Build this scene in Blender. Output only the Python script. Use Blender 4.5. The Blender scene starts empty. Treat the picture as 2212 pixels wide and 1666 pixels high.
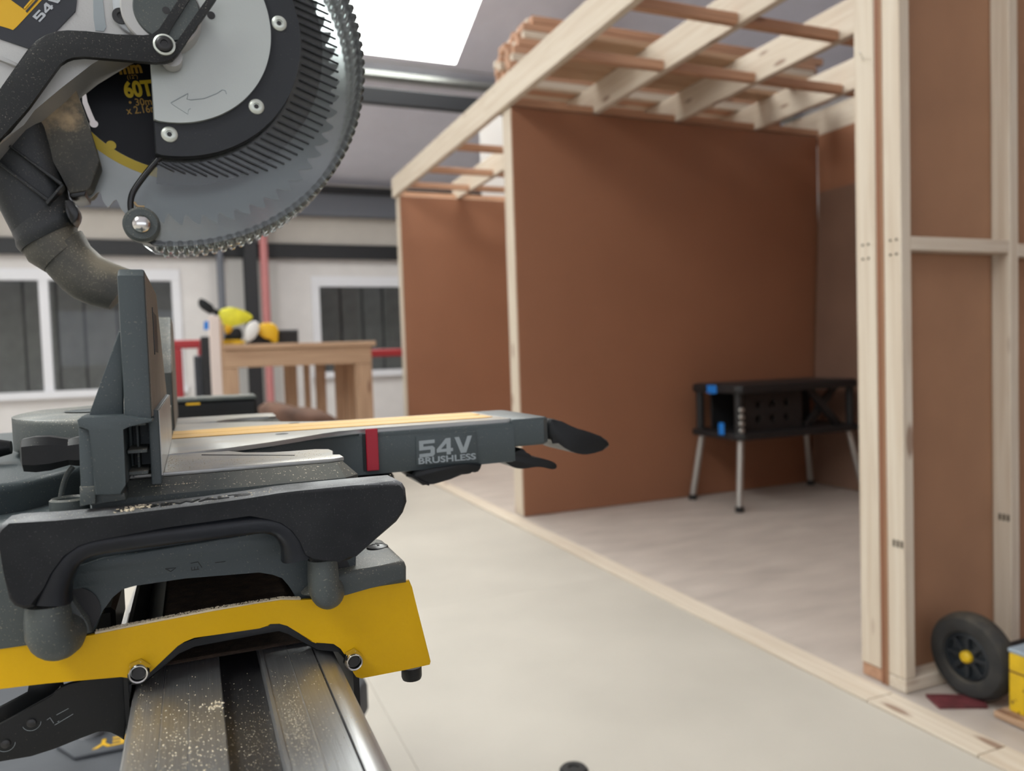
import bpy, bmesh, math, random
from mathutils import Vector, Matrix
random.seed(7)
SC = bpy.context.scene
COL = SC.collection
# ------------------------------------------------------------------ camera
F_PX = 1661.27
YAW, PITCH, ROLL = [math.radians(a) for a in (22.558, 2.505, 1.8806)]
EYE = Vector((0, 0, 1.0))
fw = Vector((math.sin(YAW)*math.cos(PITCH), math.cos(YAW)*math.cos(PITCH), -math.sin(PITCH)))
r0 = Vector((math.cos(YAW), -math.sin(YAW), 0)); d0 = fw.cross(r0)
RT = r0*math.cos(ROLL) + d0*math.sin(ROLL); DN = -r0*math.sin(ROLL) + d0*math.cos(ROLL)
cam = bpy.data.cameras.new('camera'); co = bpy.data.objects.new('camera', cam); COL.objects.link(co)
co.matrix_world = Matrix(((RT.x, -DN.x, -fw.x, EYE.x), (RT.y, -DN.y, -fw.y, EYE.y), (RT.z, -DN.z, -fw.z, EYE.z), (0, 0, 0, 1)))
cam.sensor_width = 36; cam.lens = F_PX/2212*36; cam.clip_start = .02
cam.dof.use_dof = True; cam.dof.focus_distance = .545; cam.dof.aperture_fstop = 7.0
SC.camera = co
# ------------------------------------------------------------------ world, exposure
w = bpy.data.worlds.new('overcast_sky'); SC.world = w; w.use_nodes = True
w.node_tree.nodes['Background'].inputs[0].default_value = (.86, .9, 1, 1)
w.node_tree.nodes['Background'].inputs[1].default_value = 1.6
SC.view_settings.view_transform = 'Standard'; SC.view_settings.look = 'None'
SC.view_settings.gamma = 1; SC.view_settings.exposure = 0.12; SC.view_settings.use_curve_mapping = False
SKY_STRENGTH = 9.5

# ------------------------------------------------------------------ helpers
def ray(px, py): return RT*((px-1106)/F_PX) + DN*((py-833)/F_PX) + fw
def on_y(y, px, py):
    d = ray(px, py); t = y/d.y; return (t*d.x, 1+t*d.z)          # measured point (X, Z) in the upright plane Y = y
def PY(y, pts): return [on_y(y, *p) for p in pts]
def chaikin(pts, n=2, closed=True):
    for _ in range(n):
        o = []
        m = len(pts)
        rng = range(m) if closed else range(m-1)
        if not closed: o.append(pts[0])
        for i in rng:
            a, b = pts[i], pts[(i+1) % m]
            o.append(tuple(.75*p+.25*q for p, q in zip(a, b))); o.append(tuple(.25*p+.75*q for p, q in zip(a, b)))
        if not closed: o.append(pts[-1])
        pts = o
    return pts
WL = {}
def finish(name, me, mat, parent=None, smooth=40):
    if mat is not None and not len(me.materials): me.materials.append(mat)
    vs = [v.co for v in me.vertices]
    c = Vector([(min(v[i] for v in vs)+max(v[i] for v in vs))/2 for i in range(3)])
    me.transform(Matrix.Translation(-c))
    if smooth:
        for p in me.polygons: p.use_smooth = True
        me.set_sharp_from_angle(angle=math.radians(smooth))
    o = bpy.data.objects.new(name, me); COL.objects.link(o)
    WL[o.name] = c
    if parent:
        o.parent = parent; o.location = c-WL[parent.name]
    else: o.location = c
    return o
def empty(name, loc):
    o = bpy.data.objects.new(name, None); COL.objects.link(o); o.location = loc; WL[o.name] = Vector(loc); o.empty_display_size = .05
    return o
def tag(o, label, cat, group=None):
    o['label'] = label; o['category'] = cat
    if group: o['group'] = group
    return o
def struct(o, label=None):
    o['kind'] = 'structure'
    if label: o['label'] = label
    return o
def copy_tree(o, parent=None, offset=None):
    c = o.copy(); COL.objects.link(c); WL[c.name] = WL[o.name] + (offset if offset else Vector())
    if parent: c.parent = parent
    elif offset: c.location = o.location+offset
    for ch in list(o.children): copy_tree(ch, c)
    return c
def mesh_of(bm, name):
    bmesh.ops.recalc_face_normals(bm, faces=bm.faces)
    me = bpy.data.meshes.new(name); bm.to_mesh(me); bm.free(); return me
def bm_box(bm, x0, x1, y0, y1, z0, z1):
    r = bmesh.ops.create_cube(bm, size=1)
    for v in r['verts']:
        v.co = Vector((x0 if v.co.x < 0 else x1, y0 if v.co.y < 0 else y1, z0 if v.co.z < 0 else z1))
    return r['verts']
def box(name, x0, x1, y0, y1, z0, z1, mat, parent=None, bev=.0015, seg=1):
    bm = bmesh.new(); bm_box(bm, x0, x1, y0, y1, z0, z1)
    if bev: bmesh.ops.bevel(bm, geom=list(bm.edges), offset=bev, segments=seg, affect='EDGES', profile=.5)
    return finish(name, mesh_of(bm, name), mat, parent, 30)
def boxes(name, lst, mat, parent=None, bev=0):
    bm = bmesh.new()
    for b in lst: bm_box(bm, *b)
    if bev: bmesh.ops.bevel(bm, geom=list(bm.edges), offset=bev, segments=1, affect='EDGES')
    return finish(name, mesh_of(bm, name), mat, parent, 30)
def prism_bm(bm, pts, axis, a, b):
    def mk(p, t):
        if axis == 'y': return (p[0], t, p[1])
        if axis == 'x': return (t, p[0], p[1])
        return (p[0], p[1], t)
    A = [bm.verts.new(mk(p, a)) for p in pts]; B = [bm.verts.new(mk(p, b)) for p in pts]
    fa = bm.faces.new(A); fb = bm.faces.new(B[::-1]); n = len(pts)
    for i in range(n): bm.faces.new((A[i], B[i], B[(i+1) % n], A[(i+1) % n]))
    return fa, fb
def prism(name, pts, axis, a, b, mat, parent=None, bev=.001, seg=2, smooth=35, ends='ab'):
    bm = bmesh.new(); fa, fb = prism_bm(bm, pts, axis, a, b)
    if bev:
        ed = set()
        if 'a' in ends: ed |= set(fa.edges)
        if 'b' in ends: ed |= set(fb.edges)
        bmesh.ops.bevel(bm, geom=list(ed), offset=bev, segments=seg, affect='EDGES', profile=.5, clamp_overlap=True)
    return finish(name, mesh_of(bm, name), mat, parent, smooth)
def circle(cx, cy, r, n=48, a0=0, a1=2*math.pi, full=True):
    m = n if full else n+1
    return [(cx+r*math.cos(a0+(a1-a0)*i/n), cy+r*math.sin(a0+(a1-a0)*i/n)) for i in range(m)]
def tube(name, path, r, mat, parent=None, n=14, smooth=40, sy=1.0, cap=True):
    path = [Vector(p) for p in path]; rs = r if isinstance(r, (list, tuple)) else [r]*len(path)
    bm = bmesh.new(); rings = []; up = None
    for i, p in enumerate(path):
        t = (path[min(i+1, len(path)-1)]-path[max(i-1, 0)]).normalized()
        if up is None:
            up = t.orthogonal().normalized()
        up = (up-t*up.dot(t)).normalized(); s = t.cross(up)
        rings.append([bm.verts.new(p+(up*math.cos(k*2*math.pi/n)+s*math.sin(k*2*math.pi/n))*rs[i]) for k in range(n)])
    for a, b in zip(rings, rings[1:]):
        for k in range(n): bm.faces.new((a[k], a[(k+1) % n], b[(k+1) % n], b[k]))
    if cap: bm.faces.new(rings[0]); bm.faces.new(rings[-1])
    return finish(name, mesh_of(bm, name), mat, parent, smooth)
def lathe(name, prof, center, axis, mat, parent=None, n=48, smooth=35):
    """prof: list of (radius, t along axis)"""
    ax = Vector(axis).normalized(); u = ax.orthogonal().normalized(); v = ax.cross(u); c = Vector(center)
    bm = bmesh.new(); rings = []
    for r, t in prof:
        if r < 1e-6: rings.append([bm.verts.new(c+ax*t)])
        else: rings.append([bm.verts.new(c+ax*t+(u*math.cos(k*2*math.pi/n)+v*math.sin(k*2*math.pi/n))*r) for k in range(n)])
    for a, b in zip(rings, rings[1:]):
        if len(a) == 1 and len(b) == 1: continue
        for k in range(n):
            k2 = (k+1) % n
            if len(a) == 1: bm.faces.new((a[0], b[k2], b[k]))
            elif len(b) == 1: bm.faces.new((a[k], a[k2], b[0]))
            else: bm.faces.new((a[k], a[k2], b[k2], b[k]))
    return finish(name, mesh_of(bm, name), mat, parent, smooth)
def loft(name, rings, mat, parent=None, smooth=40):
    bm = bmesh.new(); R = [[bm.verts.new(p) for p in r] for r in rings]; n = len(R[0])
    for a, b in zip(R, R[1:]):
        for k in range(n): bm.faces.new((a[k], a[(k+1) % n], b[(k+1) % n], b[k]))
    bm.faces.new(R[0]); bm.faces.new(R[-1][::-1])
    return finish(name, mesh_of(bm, name), mat, parent, smooth)
def text(name, body, size, mat, parent, origin, xdir, ydir, extrude=.0003, sx=1.0, off=0.0, align='LEFT', shear=0):
    cu = bpy.data.curves.new(name, 'FONT'); cu.body = body; cu.size = size; cu.extrude = extrude; cu.offset = off; cu.align_x = align; cu.shear = shear
    cu.resolution_u = 4
    t = bpy.data.objects.new(name, cu); COL.objects.link(t)
    dg = bpy.context.evaluated_depsgraph_get(); me = bpy.data.meshes.new_from_object(t.evaluated_get(dg))
    bpy.data.objects.remove(t); bpy.data.curves.remove(cu)
    xd = Vector(xdir).normalized()*sx; yd = Vector(ydir).normalized(); zd = Vector(xdir).normalized().cross(yd)
    o = Vector(origin)
    me.transform(Matrix(((xd.x, yd.x, zd.x, o.x), (xd.y, yd.y, zd.y, o.y), (xd.z, yd.z, zd.z, o.z), (0, 0, 0, 1))))
    me.materials.clear()
    return finish(name, me, mat, parent, 0)
def bool_cut(o, cutters):
    for c in cutters:
        m = o.modifiers.new('cut', 'BOOLEAN'); m.object = c; m.operation = 'DIFFERENCE'; m.solver = 'EXACT'
    bpy.context.view_layer.update()
    dg = bpy.context.evaluated_depsgraph_get(); me = bpy.data.meshes.new_from_object(o.evaluated_get(dg))
    o.modifiers.clear(); o.data = me
    me.set_sharp_from_angle(angle=math.radians(35))
    for c in cutters: bpy.data.objects.remove(c)

# ------------------------------------------------------------------ materials
def sock(n, k, v): n.inputs[k].default_value = v
def pmat(name, col, rough=.5, metal=0.0, var=.0, vscale=8, bump=0.0, bscale=200, dust=0.0, dscale=260, dustcol=(.62, .55, .42), film=0.0, stretch=None, trans=0, ior=1.45, spec=.5, coat=0, rvar=0, vert=.32):
    m = bpy.data.materials.new(name); m.use_nodes = True; nt = m.node_tree; N = nt.nodes; L = nt.links
    b = N['Principled BSDF']; sock(b, 'Base Color', (*col, 1)); sock(b, 'Roughness', rough); sock(b, 'Metallic', metal)
    sock(b, 'Specular IOR Level', spec); sock(b, 'IOR', ior); sock(b, 'Transmission Weight', trans); sock(b, 'Coat Weight', coat)
    tc = N.new('ShaderNodeTexCoord'); cur = None
    vec = tc.outputs['Object']
    if stretch:
        mp = N.new('ShaderNodeMapping'); L.new(vec, mp.inputs[0]); sock(mp, 'Scale', stretch); svec = mp.outputs[0]
    else: svec = vec
    if var:
        n = N.new('ShaderNodeTexNoise'); sock(n, 'Scale', vscale); sock(n, 'Detail', 5); L.new(svec, n.inputs['Vector'])
        r = N.new('ShaderNodeMapRange'); sock(r, 'From Min', .3); sock(r, 'From Max', .7); sock(r, 'To Min', 1-var); sock(r, 'To Max', 1+var); L.new(n.outputs['Fac'], r.inputs[0])
        mx = N.new('ShaderNodeVectorMath'); mx.operation = 'SCALE'; mx.inputs[0].default_value = col; L.new(r.outputs[0], mx.inputs['Scale']); cur = mx.outputs[0]
        if rvar:
            r2 = N.new('ShaderNodeMapRange'); sock(r2, 'From Min', .3); sock(r2, 'From Max', .7); sock(r2, 'To Min', max(.03, rough-rvar)); sock(r2, 'To Max', rough+rvar); L.new(n.outputs['Fac'], r2.inputs[0]); L.new(r2.outputs[0], b.inputs['Roughness'])
    if dust or film:
        # fine sawdust grains clinging to the surface, denser in patches and on upward faces; film also paints light on the handle top
        n1 = N.new('ShaderNodeTexNoise'); sock(n1, 'Scale', dscale*3); sock(n1, 'Detail', 1); L.new(vec, n1.inputs['Vector'])
        n2 = N.new('ShaderNodeTexNoise'); sock(n2, 'Scale', 28); sock(n2, 'Detail', 3); L.new(vec, n2.inputs['Vector'])
        g = N.new('ShaderNodeNewGeometry'); sx = N.new('ShaderNodeSeparateXYZ'); L.new(g.outputs['Normal'], sx.inputs[0])
        up = N.new('ShaderNodeMapRange'); sock(up, 'From Min', .0); sock(up, 'From Max', .9); sock(up, 'To Min', vert); sock(up, 'To Max', 2.2); L.new(sx.outputs['Z'], up.inputs[0])
        t = N.new('ShaderNodeMapRange'); sock(t, 'From Min', .735-.09*dust); sock(t, 'From Max', .80-.09*dust); L.new(n1.outputs['Fac'], t.inputs[0])
        t2 = N.new('ShaderNodeMapRange'); sock(t2, 'From Min', .35); sock(t2, 'From Max', .7); sock(t2, 'To Min', .25); L.new(n2.outputs['Fac'], t2.inputs[0])
        a = N.new('ShaderNodeMath'); a.operation = 'MULTIPLY'; L.new(t.outputs[0], a.inputs[0]); L.new(t2.outputs[0], a.inputs[1])
        fl = N.new('ShaderNodeMath'); fl.operation = 'MULTIPLY'; fl.inputs[1].default_value = film; L.new(t2.outputs[0], fl.inputs[0])
        a2 = N.new('ShaderNodeMath'); a2.operation = 'MULTIPLY_ADD'; a2.inputs[1].default_value = min(1, dust); L.new(a.outputs[0], a2.inputs[0]); L.new(fl.outputs[0], a2.inputs[2])
        a3 = N.new('ShaderNodeMath'); a3.operation = 'MULTIPLY'; a3.use_clamp = True; L.new(a2.outputs[0], a3.inputs[0]); L.new(up.outputs[0], a3.inputs[1])
        mx = N.new('ShaderNodeMix'); mx.data_type = 'RGBA'; mx.inputs[6].default_value = (*col, 1); mx.inputs[7].default_value = (*dustcol, 1)
        if cur: L.new(cur, mx.inputs[6])
        L.new(a3.outputs[0], mx.inputs[0]); cur = mx.outputs[2]
        if metal:
            mm = N.new('ShaderNodeMath'); mm.operation = 'SUBTRACT'; mm.inputs[0].default_value = metal; mm.use_clamp = True; L.new(a3.outputs[0], mm.inputs[1]); L.new(mm.outputs[0], b.inputs['Metallic'])
    if cur: L.new(cur, b.inputs['Base Color'])
    if bump:
        n = N.new('ShaderNodeTexNoise'); sock(n, 'Scale', bscale); sock(n, 'Detail', 3); L.new(svec, n.inputs['Vector'])
        bp = N.new('ShaderNodeBump'); sock(bp, 'Strength', bump); sock(bp, 'Distance', .002); L.new(n.outputs['Fac'], bp.inputs['Height']); L.new(bp.outputs[0], b.inputs['Normal'])
    return m
def wood(name, light, dark, axis, scale=1.0, knots=True, rough=.65):
    m = bpy.data.materials.new(name); m.use_nodes = True; nt = m.node_tree; N = nt.nodes; L = nt.links; b = N['Principled BSDF']; sock(b, 'Roughness', rough)
    tc = N.new('ShaderNodeTexCoord'); oi = N.new('ShaderNodeObjectInfo')
    add = N.new('ShaderNodeVectorMath'); add.operation = 'ADD'
    ml = N.new('ShaderNodeVectorMath'); ml.operation = 'SCALE'; ml.inputs[0].default_value = (7, 11, 5); L.new(oi.outputs['Random'], ml.inputs['Scale'])
    L.new(tc.outputs['Object'], add.inputs[0]); L.new(ml.outputs[0], add.inputs[1])
    s = [26*scale]*3; s['xyz'.index(axis)] = .9*scale
    mp = N.new('ShaderNodeMapping'); sock(mp, 'Scale', s); L.new(add.outputs[0], mp.inputs[0])
    n = N.new('ShaderNodeTexNoise'); sock(n, 'Scale', 2.2); sock(n, 'Detail', 6); sock(n, 'Distortion', .6); L.new(mp.outputs[0], n.inputs['Vector'])
    cr = N.new('ShaderNodeValToRGB'); cr.color_ramp.elements[0].position = .34; cr.color_ramp.elements[1].position = .62
    cr.color_ramp.elements[0].color = (*dark, 1); cr.color_ramp.elements[1].color = (*light, 1); L.new(n.outputs['Fac'], cr.inputs[0])
    out = cr.outputs[0]
    if knots:
        s2 = [9]*3; s2['xyz'.index(axis)] = 2.6
        mp2 = N.new('ShaderNodeMapping'); sock(mp2, 'Scale', s2); L.new(add.outputs[0], mp2.inputs[0])
        vo = N.new('ShaderNodeTexVoronoi'); sock(vo, 'Scale', 1.0); L.new(mp2.outputs[0], vo.inputs['Vector'])
        mr = N.new('ShaderNodeMapRange'); sock(mr, 'From Min', .09); sock(mr, 'From Max', .15); sock(mr, 'To Min', .75); sock(mr, 'To Max', 0); L.new(vo.outputs['Distance'], mr.inputs[0])
        mx = N.new('ShaderNodeMix'); mx.data_type = 'RGBA'; mx.inputs[7].default_value = (.2, .1, .06, 1); L.new(mr.outputs[0], mx.inputs[0]); L.new(out, mx.inputs[6]); out = mx.outputs[2]
    L.new(out, b.inputs['Base Color'])
    bp = N.new('ShaderNodeBump'); sock(bp, 'Strength', .12); sock(bp, 'Distance', .002); L.new(n.outputs['Fac'], bp.inputs['Height']); L.new(bp.outputs[0], b.inputs['Normal'])
    return m
def emit(name, col, s):
    m = bpy.data.materials.new(name); m.use_nodes = True; b = m.node_tree.nodes['Principled BSDF']
    sock(b, 'Base Color', (*col, 1)); sock(b, 'Emission Color', (*col, 1)); sock(b, 'Emission Strength', s); return m
PINE = {a: wood('pine_'+a, (.64, .56, .46), (.55, .455, .355), a) for a in 'xyz'}
ROUGHPINE = {a: wood('redwood_'+a, (.52, .30, .19), (.40, .22, .135), a) for a in 'xyz'}
BENCHWOOD = {a: wood('bench_wood_'+a, (.50, .33, .21), (.38, .235, .145), a) for a in 'xyz'}
M = {}
M['board'] = pmat('brown_hardboard', (.29, .130, .072), .55, var=.04, vscale=2, bump=.05, bscale=300)
M['board_tan'] = pmat('tan_hardboard', (.33, .175, .10), .6, var=.08, vscale=4)
M['panel_dull'] = pmat('dull_brown_panel', (.20, .115, .08), .6, var=.06, vscale=4)
M['floor'] = pmat('aisle_chipboard', (.47, .435, .38), .55, var=.07, vscale=2.2, bump=.08, bscale=160)
M['floor2'] = pmat('booth_floor_board', (.46, .40, .355), .6, var=.12, vscale=3, stretch=(1, 3, 1), bump=.08, bscale=120)
M['wall'] = pmat('white_painted_masonry', (.74, .71, .70), .75, var=.03, vscale=6, bump=.1, bscale=40)
M['wall_band'] = pmat('cream_cladding', (.62, .58, .53), .7, var=.03, vscale=5)
M['roof'] = pmat('roof_liner_sheet', (.84, .84, .95), .6, var=.03, vscale=4)
M['steel_black'] = pmat('black_painted_steel', (.018, .019, .022), .45)
M['steel_grey'] = pmat('galvanised_steel', (.42, .43, .40), .38, metal=.85, var=.1, vscale=10)
M['conduit'] = pmat('grey_conduit', (.16, .17, .2), .5)
M['red'] = pmat('red_paint', (.32, .025, .03), .45)
M['pinkred'] = pmat('faded_red_pipe', (.52, .2, .2), .5)
M['white_frame'] = pmat('white_window_plastic', (.80, .80, .84), .4)
M['glass'] = pmat('window_glass', (.9, .93, .92), .02, trans=1, ior=1.3)
M['slat'] = pmat('dark_cladding_outside', (.13, .125, .115), .7, var=.15, vscale=6)
M['sky_panel'] = emit('daylit_skylight_sheet', (.97, 1, .97), SKY_STRENGTH)
# saw
M['alu_cast'] = pmat('cast_aluminium_painted', (.46, .46, .45), .42, metal=.35, bump=.12, bscale=900, dust=.25)
M['alu_plate'] = pmat('silver_guard_plate', (.46, .49, .47), .40, metal=.45, bump=.06, bscale=1200, dust=.15)
M['dkgrey'] = pmat('dark_grey_cast', (.054, .069, .074), .45, bump=.10, bscale=800, dust=.55, dscale=300)
M['dkgrey2'] = pmat('dark_grey_cast_dusty', (.056, .070, .072), .5, bump=.10, bscale=800, dust=.8, film=.10, dscale=280)
M['table_top'] = pmat('machined_table_top', (.40, .41, .41), .36, metal=.55, bump=.04, bscale=500, dust=.5, film=.30, dustcol=(.55, .48, .36), var=.06, vscale=30)
M['blackpl'] = pmat('black_plastic', (.008, .009, .011), .5, bump=.14, bscale=1500, dust=.9, film=.34, vert=.10, dscale=330, dustcol=(.40, .41, .42), spec=.22)  # grey top film: dust, with the light from above painted in
M['blackpl_clean'] = pmat('black_plastic_smooth', (.008, .009, .010), .38, dust=.2, dscale=300, spec=.35)
M['blackgrip'] = pmat('black_grip', (.012, .014, .018), .36, spec=.35, dust=.18, dscale=330, dustcol=(.4, .4, .4), var=.25, vscale=35)
M['linkblack'] = pmat('black_link_dusty', (.020, .021, .022), .5, bump=.15, bscale=900, dust=.95, dscale=250, dustcol=(.35, .32, .27), spec=.25)
M['duct'] = pmat('dusty_duct_rubber', (.038, .042, .042), .6, bump=.15, bscale=700, dust=1.3, film=.75, dscale=220, dustcol=(.34, .30, .22))
M['ductdark'] = pmat('dark_duct_plastic', (.022, .026, .029), .42, bump=.1, bscale=700, dust=.9, film=.05, dscale=240, dustcol=(.34, .30, .23))
M['yellow'] = pmat('yellow_powder_coat', (.70, .405, .002), .36, bump=.10, bscale=160, dust=.12, spec=.3)
M['yellow_label'] = pmat('yellow_print', (.72, .42, .015), .4)
M['yellow_strip'] = pmat('kerf_plate_yellow', (.80, .46, .10), .5, film=.07, dust=.35)
M['navy'] = pmat('label_charcoal', (.025, .028, .035), .4, dust=.12)
M['label_white'] = pmat('label_silver', (.46, .49, .52), .4)
M['label_grey'] = pmat('print_grey', (.30, .34, .36), .45)
M['red_line'] = pmat('red_plastic', (.38, .012, .03), .42, dust=.2)
M['chrome'] = pmat('zinc_plated', (.72, .72, .70), .18, metal=1)
M['zinc'] = pmat('zinc_screw', (.62, .66, .60), .35, metal=.55)
M['blackscrew'] = pmat('black_screw', (.02, .02, .021), .35, dust=.4)
M['blade'] = pmat('blade_steel', (.22, .23, .22), .34, metal=.9, stretch=(1, 1, 1), var=.08, vscale=20)
M['blade_black'] = pmat('blade_black_print', (.005, .006, .009), .35, spec=.25)
M['gold_print'] = pmat('gold_print', (.40, .23, .03), .4)
M['yellow_print'] = pmat('yellow_blade_print', (.62, .45, .02), .4)
M['guard'] = pmat('smoked_guard_plastic', (.58, .61, .61), .12, trans=.95, ior=1.42, dust=.25, film=.02, dustcol=(.35, .34, .3))
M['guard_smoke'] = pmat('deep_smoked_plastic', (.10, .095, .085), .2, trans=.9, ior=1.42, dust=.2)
M['guard_dark'] = pmat('dark_guard_ring', (.026, .029, .033), .45, dust=.3, spec=.35)
M['guard_rib'] = pmat('guard_rib_plastic', (.02, .022, .024), .25)
M['guard_edge'] = pmat('guard_black_edge', (.012, .013, .014), .3, dust=.3)
M['alu_beam'] = pmat('brushed_aluminium', (.58, .59, .60), .40, metal=.88, bump=.06, bscale=6, stretch=(220, 1.5, 220), dust=.12, dscale=330, dustcol=(.75, .68, .55), var=.08, vscale=3)
M['alu_dark'] = pmat('dull_aluminium_channel', (.20, .20, .21), .42, metal=.9, bump=.05, bscale=5, stretch=(150, 1.5, 150), dust=.3, dustcol=(.6, .5, .38))
M['groove'] = pmat('dark_groove', (.03, .03, .032), .6)
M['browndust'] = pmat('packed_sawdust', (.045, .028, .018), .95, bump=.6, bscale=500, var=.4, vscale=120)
M['sawdust'] = pmat('sawdust_chips', (.78, .68, .50), .9)
M['fence_dust'] = pmat('dusty_fence_face', (.19, .165, .14), .7, bump=.3, bscale=700, dust=1.4, film=.3, dscale=220, dustcol=(.48, .41, .33))
M['tan_dust'] = pmat('tan_dust', (.50, .36, .20), .95, bump=.4, bscale=900)
M['grey_case'] = pmat('grey_toolbox_plastic', (.075, .08, .09), .6, var=.08, vscale=12, spec=.2)
M['grey_case_d'] = pmat('dark_toolbox_plastic', (.03, .032, .036), .5)
M['bench_black'] = pmat('workbench_black', (.014, .014, .015), .5)
M['blue'] = pmat('blue_plastic', (.012, .18, .60), .4)
M['leg_steel'] = pmat('workbench_leg_steel', (.42, .41, .39), .35, metal=.7)
M['rubber'] = pmat('tyre_rubber', (.022, .023, .024), .75, var=.5, vscale=9, dustcol=(.3, .24, .16), film=.1, dust=.4)
M['rim'] = pmat('wheel_rim_plastic', (.015, .019, .024), .5)
M['worn_yellow'] = pmat('worn_yellow_paint', (.62, .40, .01), .5, var=.18, vscale=14)
M['rust'] = pmat('rust_scuffs', (.10, .045, .02), .8)
M['grey_lid'] = pmat('blue_grey_lid', (.30, .36, .42), .5)
M['maroon'] = pmat('maroon_offcut', (.13, .03, .035), .6, var=.3, vscale=30)
M['pile'] = pmat('brown_bags', (.10, .05, .032), .8, var=.4, vscale=9)
M['white'] = pmat('white_plastic', (.72, .70, .68), .5)
M['pinkish'] = pmat('bare_plasterboard', (.68, .58, .54), .7)
M['lime'] = pmat('lime_yellow_plastic', (.70, .66, .04), .45, var=.2, vscale=12)
M['stamp'] = pmat('ink_stamp', (.10, .08, .06), .8)

# ================================================================== SETTING
YB = 10.5; EAVE = 3.317; RIDGE_Y = 3.0; TS = math.tan(math.radians(22)); RIDGE_Z = EAVE+(YB-RIDGE_Y)*TS; YR = -4.5
XL, XR = -6.5, 8.0
def roof_z(y): return EAVE+(YB-y)*TS if y > RIDGE_Y else EAVE+(y-YR)*TS
# floor: base slab and loose-laid boards, aisle and booths
fl = struct(box('floor', XL, XR, YR, YB, -.12, -.012, M['floor'], bev=0), 'pale chipboard floor of the workshop')
k = 0
for i in range(7):
    for j in range(8):
        x0 = 1.678-(i+1)*1.22; y0 = -4.4+j*2.44-(1.22 if i % 2 else 0)
        y1 = min(y0+2.4394, YB-.03); y0 = max(y0, YR+.01)
        if y1-y0 < .1 or x0 < XL-1: continue
        box('floor_board', max(x0, XL+.01), x0+1.2195, y0, y1, -.012, 0, M['floor'], fl, bev=.0008)
for j in range(8):
    for i in range(3):
        x0 = 1.784+i*1.22; y0 = -4.4+j*2.44-(.9 if i % 2 else 0); y1 = min(y0+2.4394, YB-.03); y0 = max(y0, YR+.01)
        if y1-y0 < .1: continue
        box('floor_board', x0, x0+1.2195, y0, y1, -.012, 0, M['floor2'], fl, bev=.0008)
lt = lambda o: struct(o)
y = 9.6
for n, (a, b) in enumerate(((-1.2, 1.235), (1.238, 1.56), (1.563, 4.35), (4.353, 6.9), (6.903, 9.6))):
    lt(box('trim_%d' % (n+1), 1.681, 1.781, a, b, -.012, .006, PINE['y'], bev=.001))
# ceiling: two sloping liners with skylight openings
SKX = [(-3.6, -1.9), (1.15, 2.87)]
def slope_quad(bm, x0, x1, ya, yb, t=.06):
    vs = []
    for dz in (0, t):
        for x, y in ((x0, ya), (x1, ya), (x1, yb), (x0, yb)): vs.append(bm.verts.new((x, y, roof_z(y)+dz)))
    for f in ((0, 1, 2, 3), (7, 6, 5, 4), (0, 4, 5, 1), (1, 5, 6, 2), (2, 6, 7, 3), (3, 7, 4, 0)): bm.faces.new([vs[i] for i in f])
bm = bmesh.new()
for lo, hi, s0, s1 in ((RIDGE_Y+1e-4, YB, 4.0, 8.25), (YR, RIDGE_Y, -2.25, 2.0)):
    slope_quad(bm, XL, XR, lo, s0); slope_quad(bm, XL, XR, s1, hi)
    xs = [XL]+[v for p in SKX for v in p]+[XR]
    if s1 < 3: xs = xs[:2]+xs[2:3]+[XR]
    for a, b in zip(xs[::2], xs[1::2]): slope_quad(bm, a, b, s0, s1)
struct(finish('ceiling', mesh_of(bm, 'ceiling'), M['roof'], None, 0), 'lilac grey roof lining sloping over the workshop')
n = 0
for (a, b) in SKX:
    for s0, s1 in ((4.0, 8.25), (-2.25, 2.0)):
        if a > 0 and s1 < 3: continue
        bm = bmesh.new(); slope_quad(bm, a, b, s0, s1, .02); n += 1
        struct(finish('window_%d' % n, mesh_of(bm, 'skylight'), M['sky_panel'], None, 0), 'bright daylit skylight panel in the sloping roof')
# side and rear walls
struct(box('wall_left', XL-.15, XL, YR, YB, 0, 6.3, M['wall'], bev=0))
struct(box('wall_right', XR, XR+.15, YR, YB, 0, 6.3, M['wall'], bev=0))
struct(boxes('wall_front', [(XL, -3.5, YR-.15, YR, 0, 3.5), (-3.5, 4.0, YR-.15, YR, 0, 1.0), (-3.5, 4.0, YR-.15, YR, 2.6, 3.5), (4.0, XR, YR-.15, YR, 0, 3.5)], M['wall']))  # window opening added behind the camera to light the saw front
# back wall with two window openings
def bp(px, py): return on_y(YB, px, py)
w1x1 = bp(384, 700)[0]; w1z0 = bp(100, 852)[1]; w1z1 = bp(100, 590)[1]; w1x0 = -4.2
w2x0 = bp(684, 700)[0]; w2z0 = bp(780, 806)[1]; w2z1 = bp(760, 606)[1]; w2x1 = 5.2
wb = boxes('wall_back', [(XL, w1x0, YB, YB+.25, 0, 3.4), (w1x0, w1x1, YB, YB+.25, 0, w1z0), (w1x0, w1x1, YB, YB+.25, w1z1, 3.4),
     (w1x1, w2x0, YB, YB+.25, 0, 3.4), (w2x0, w2x1, YB, YB+.25, 0, w2z0), (w2x0, w2x1, YB, YB+.25, w2z1, 3.4), (w2x1, XR, YB, YB+.25, 0, 3.4)], M['wall'])
struct(wb, 'white painted masonry back wall')
zb0 = bp(700, 520)[1]
cl = struct(box('trim_6', XL, XR, YB-.03, YB-.002, zb0-.05, EAVE, M['wall_band'], bev=.002), 'cream cladding band above the windows')
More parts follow.
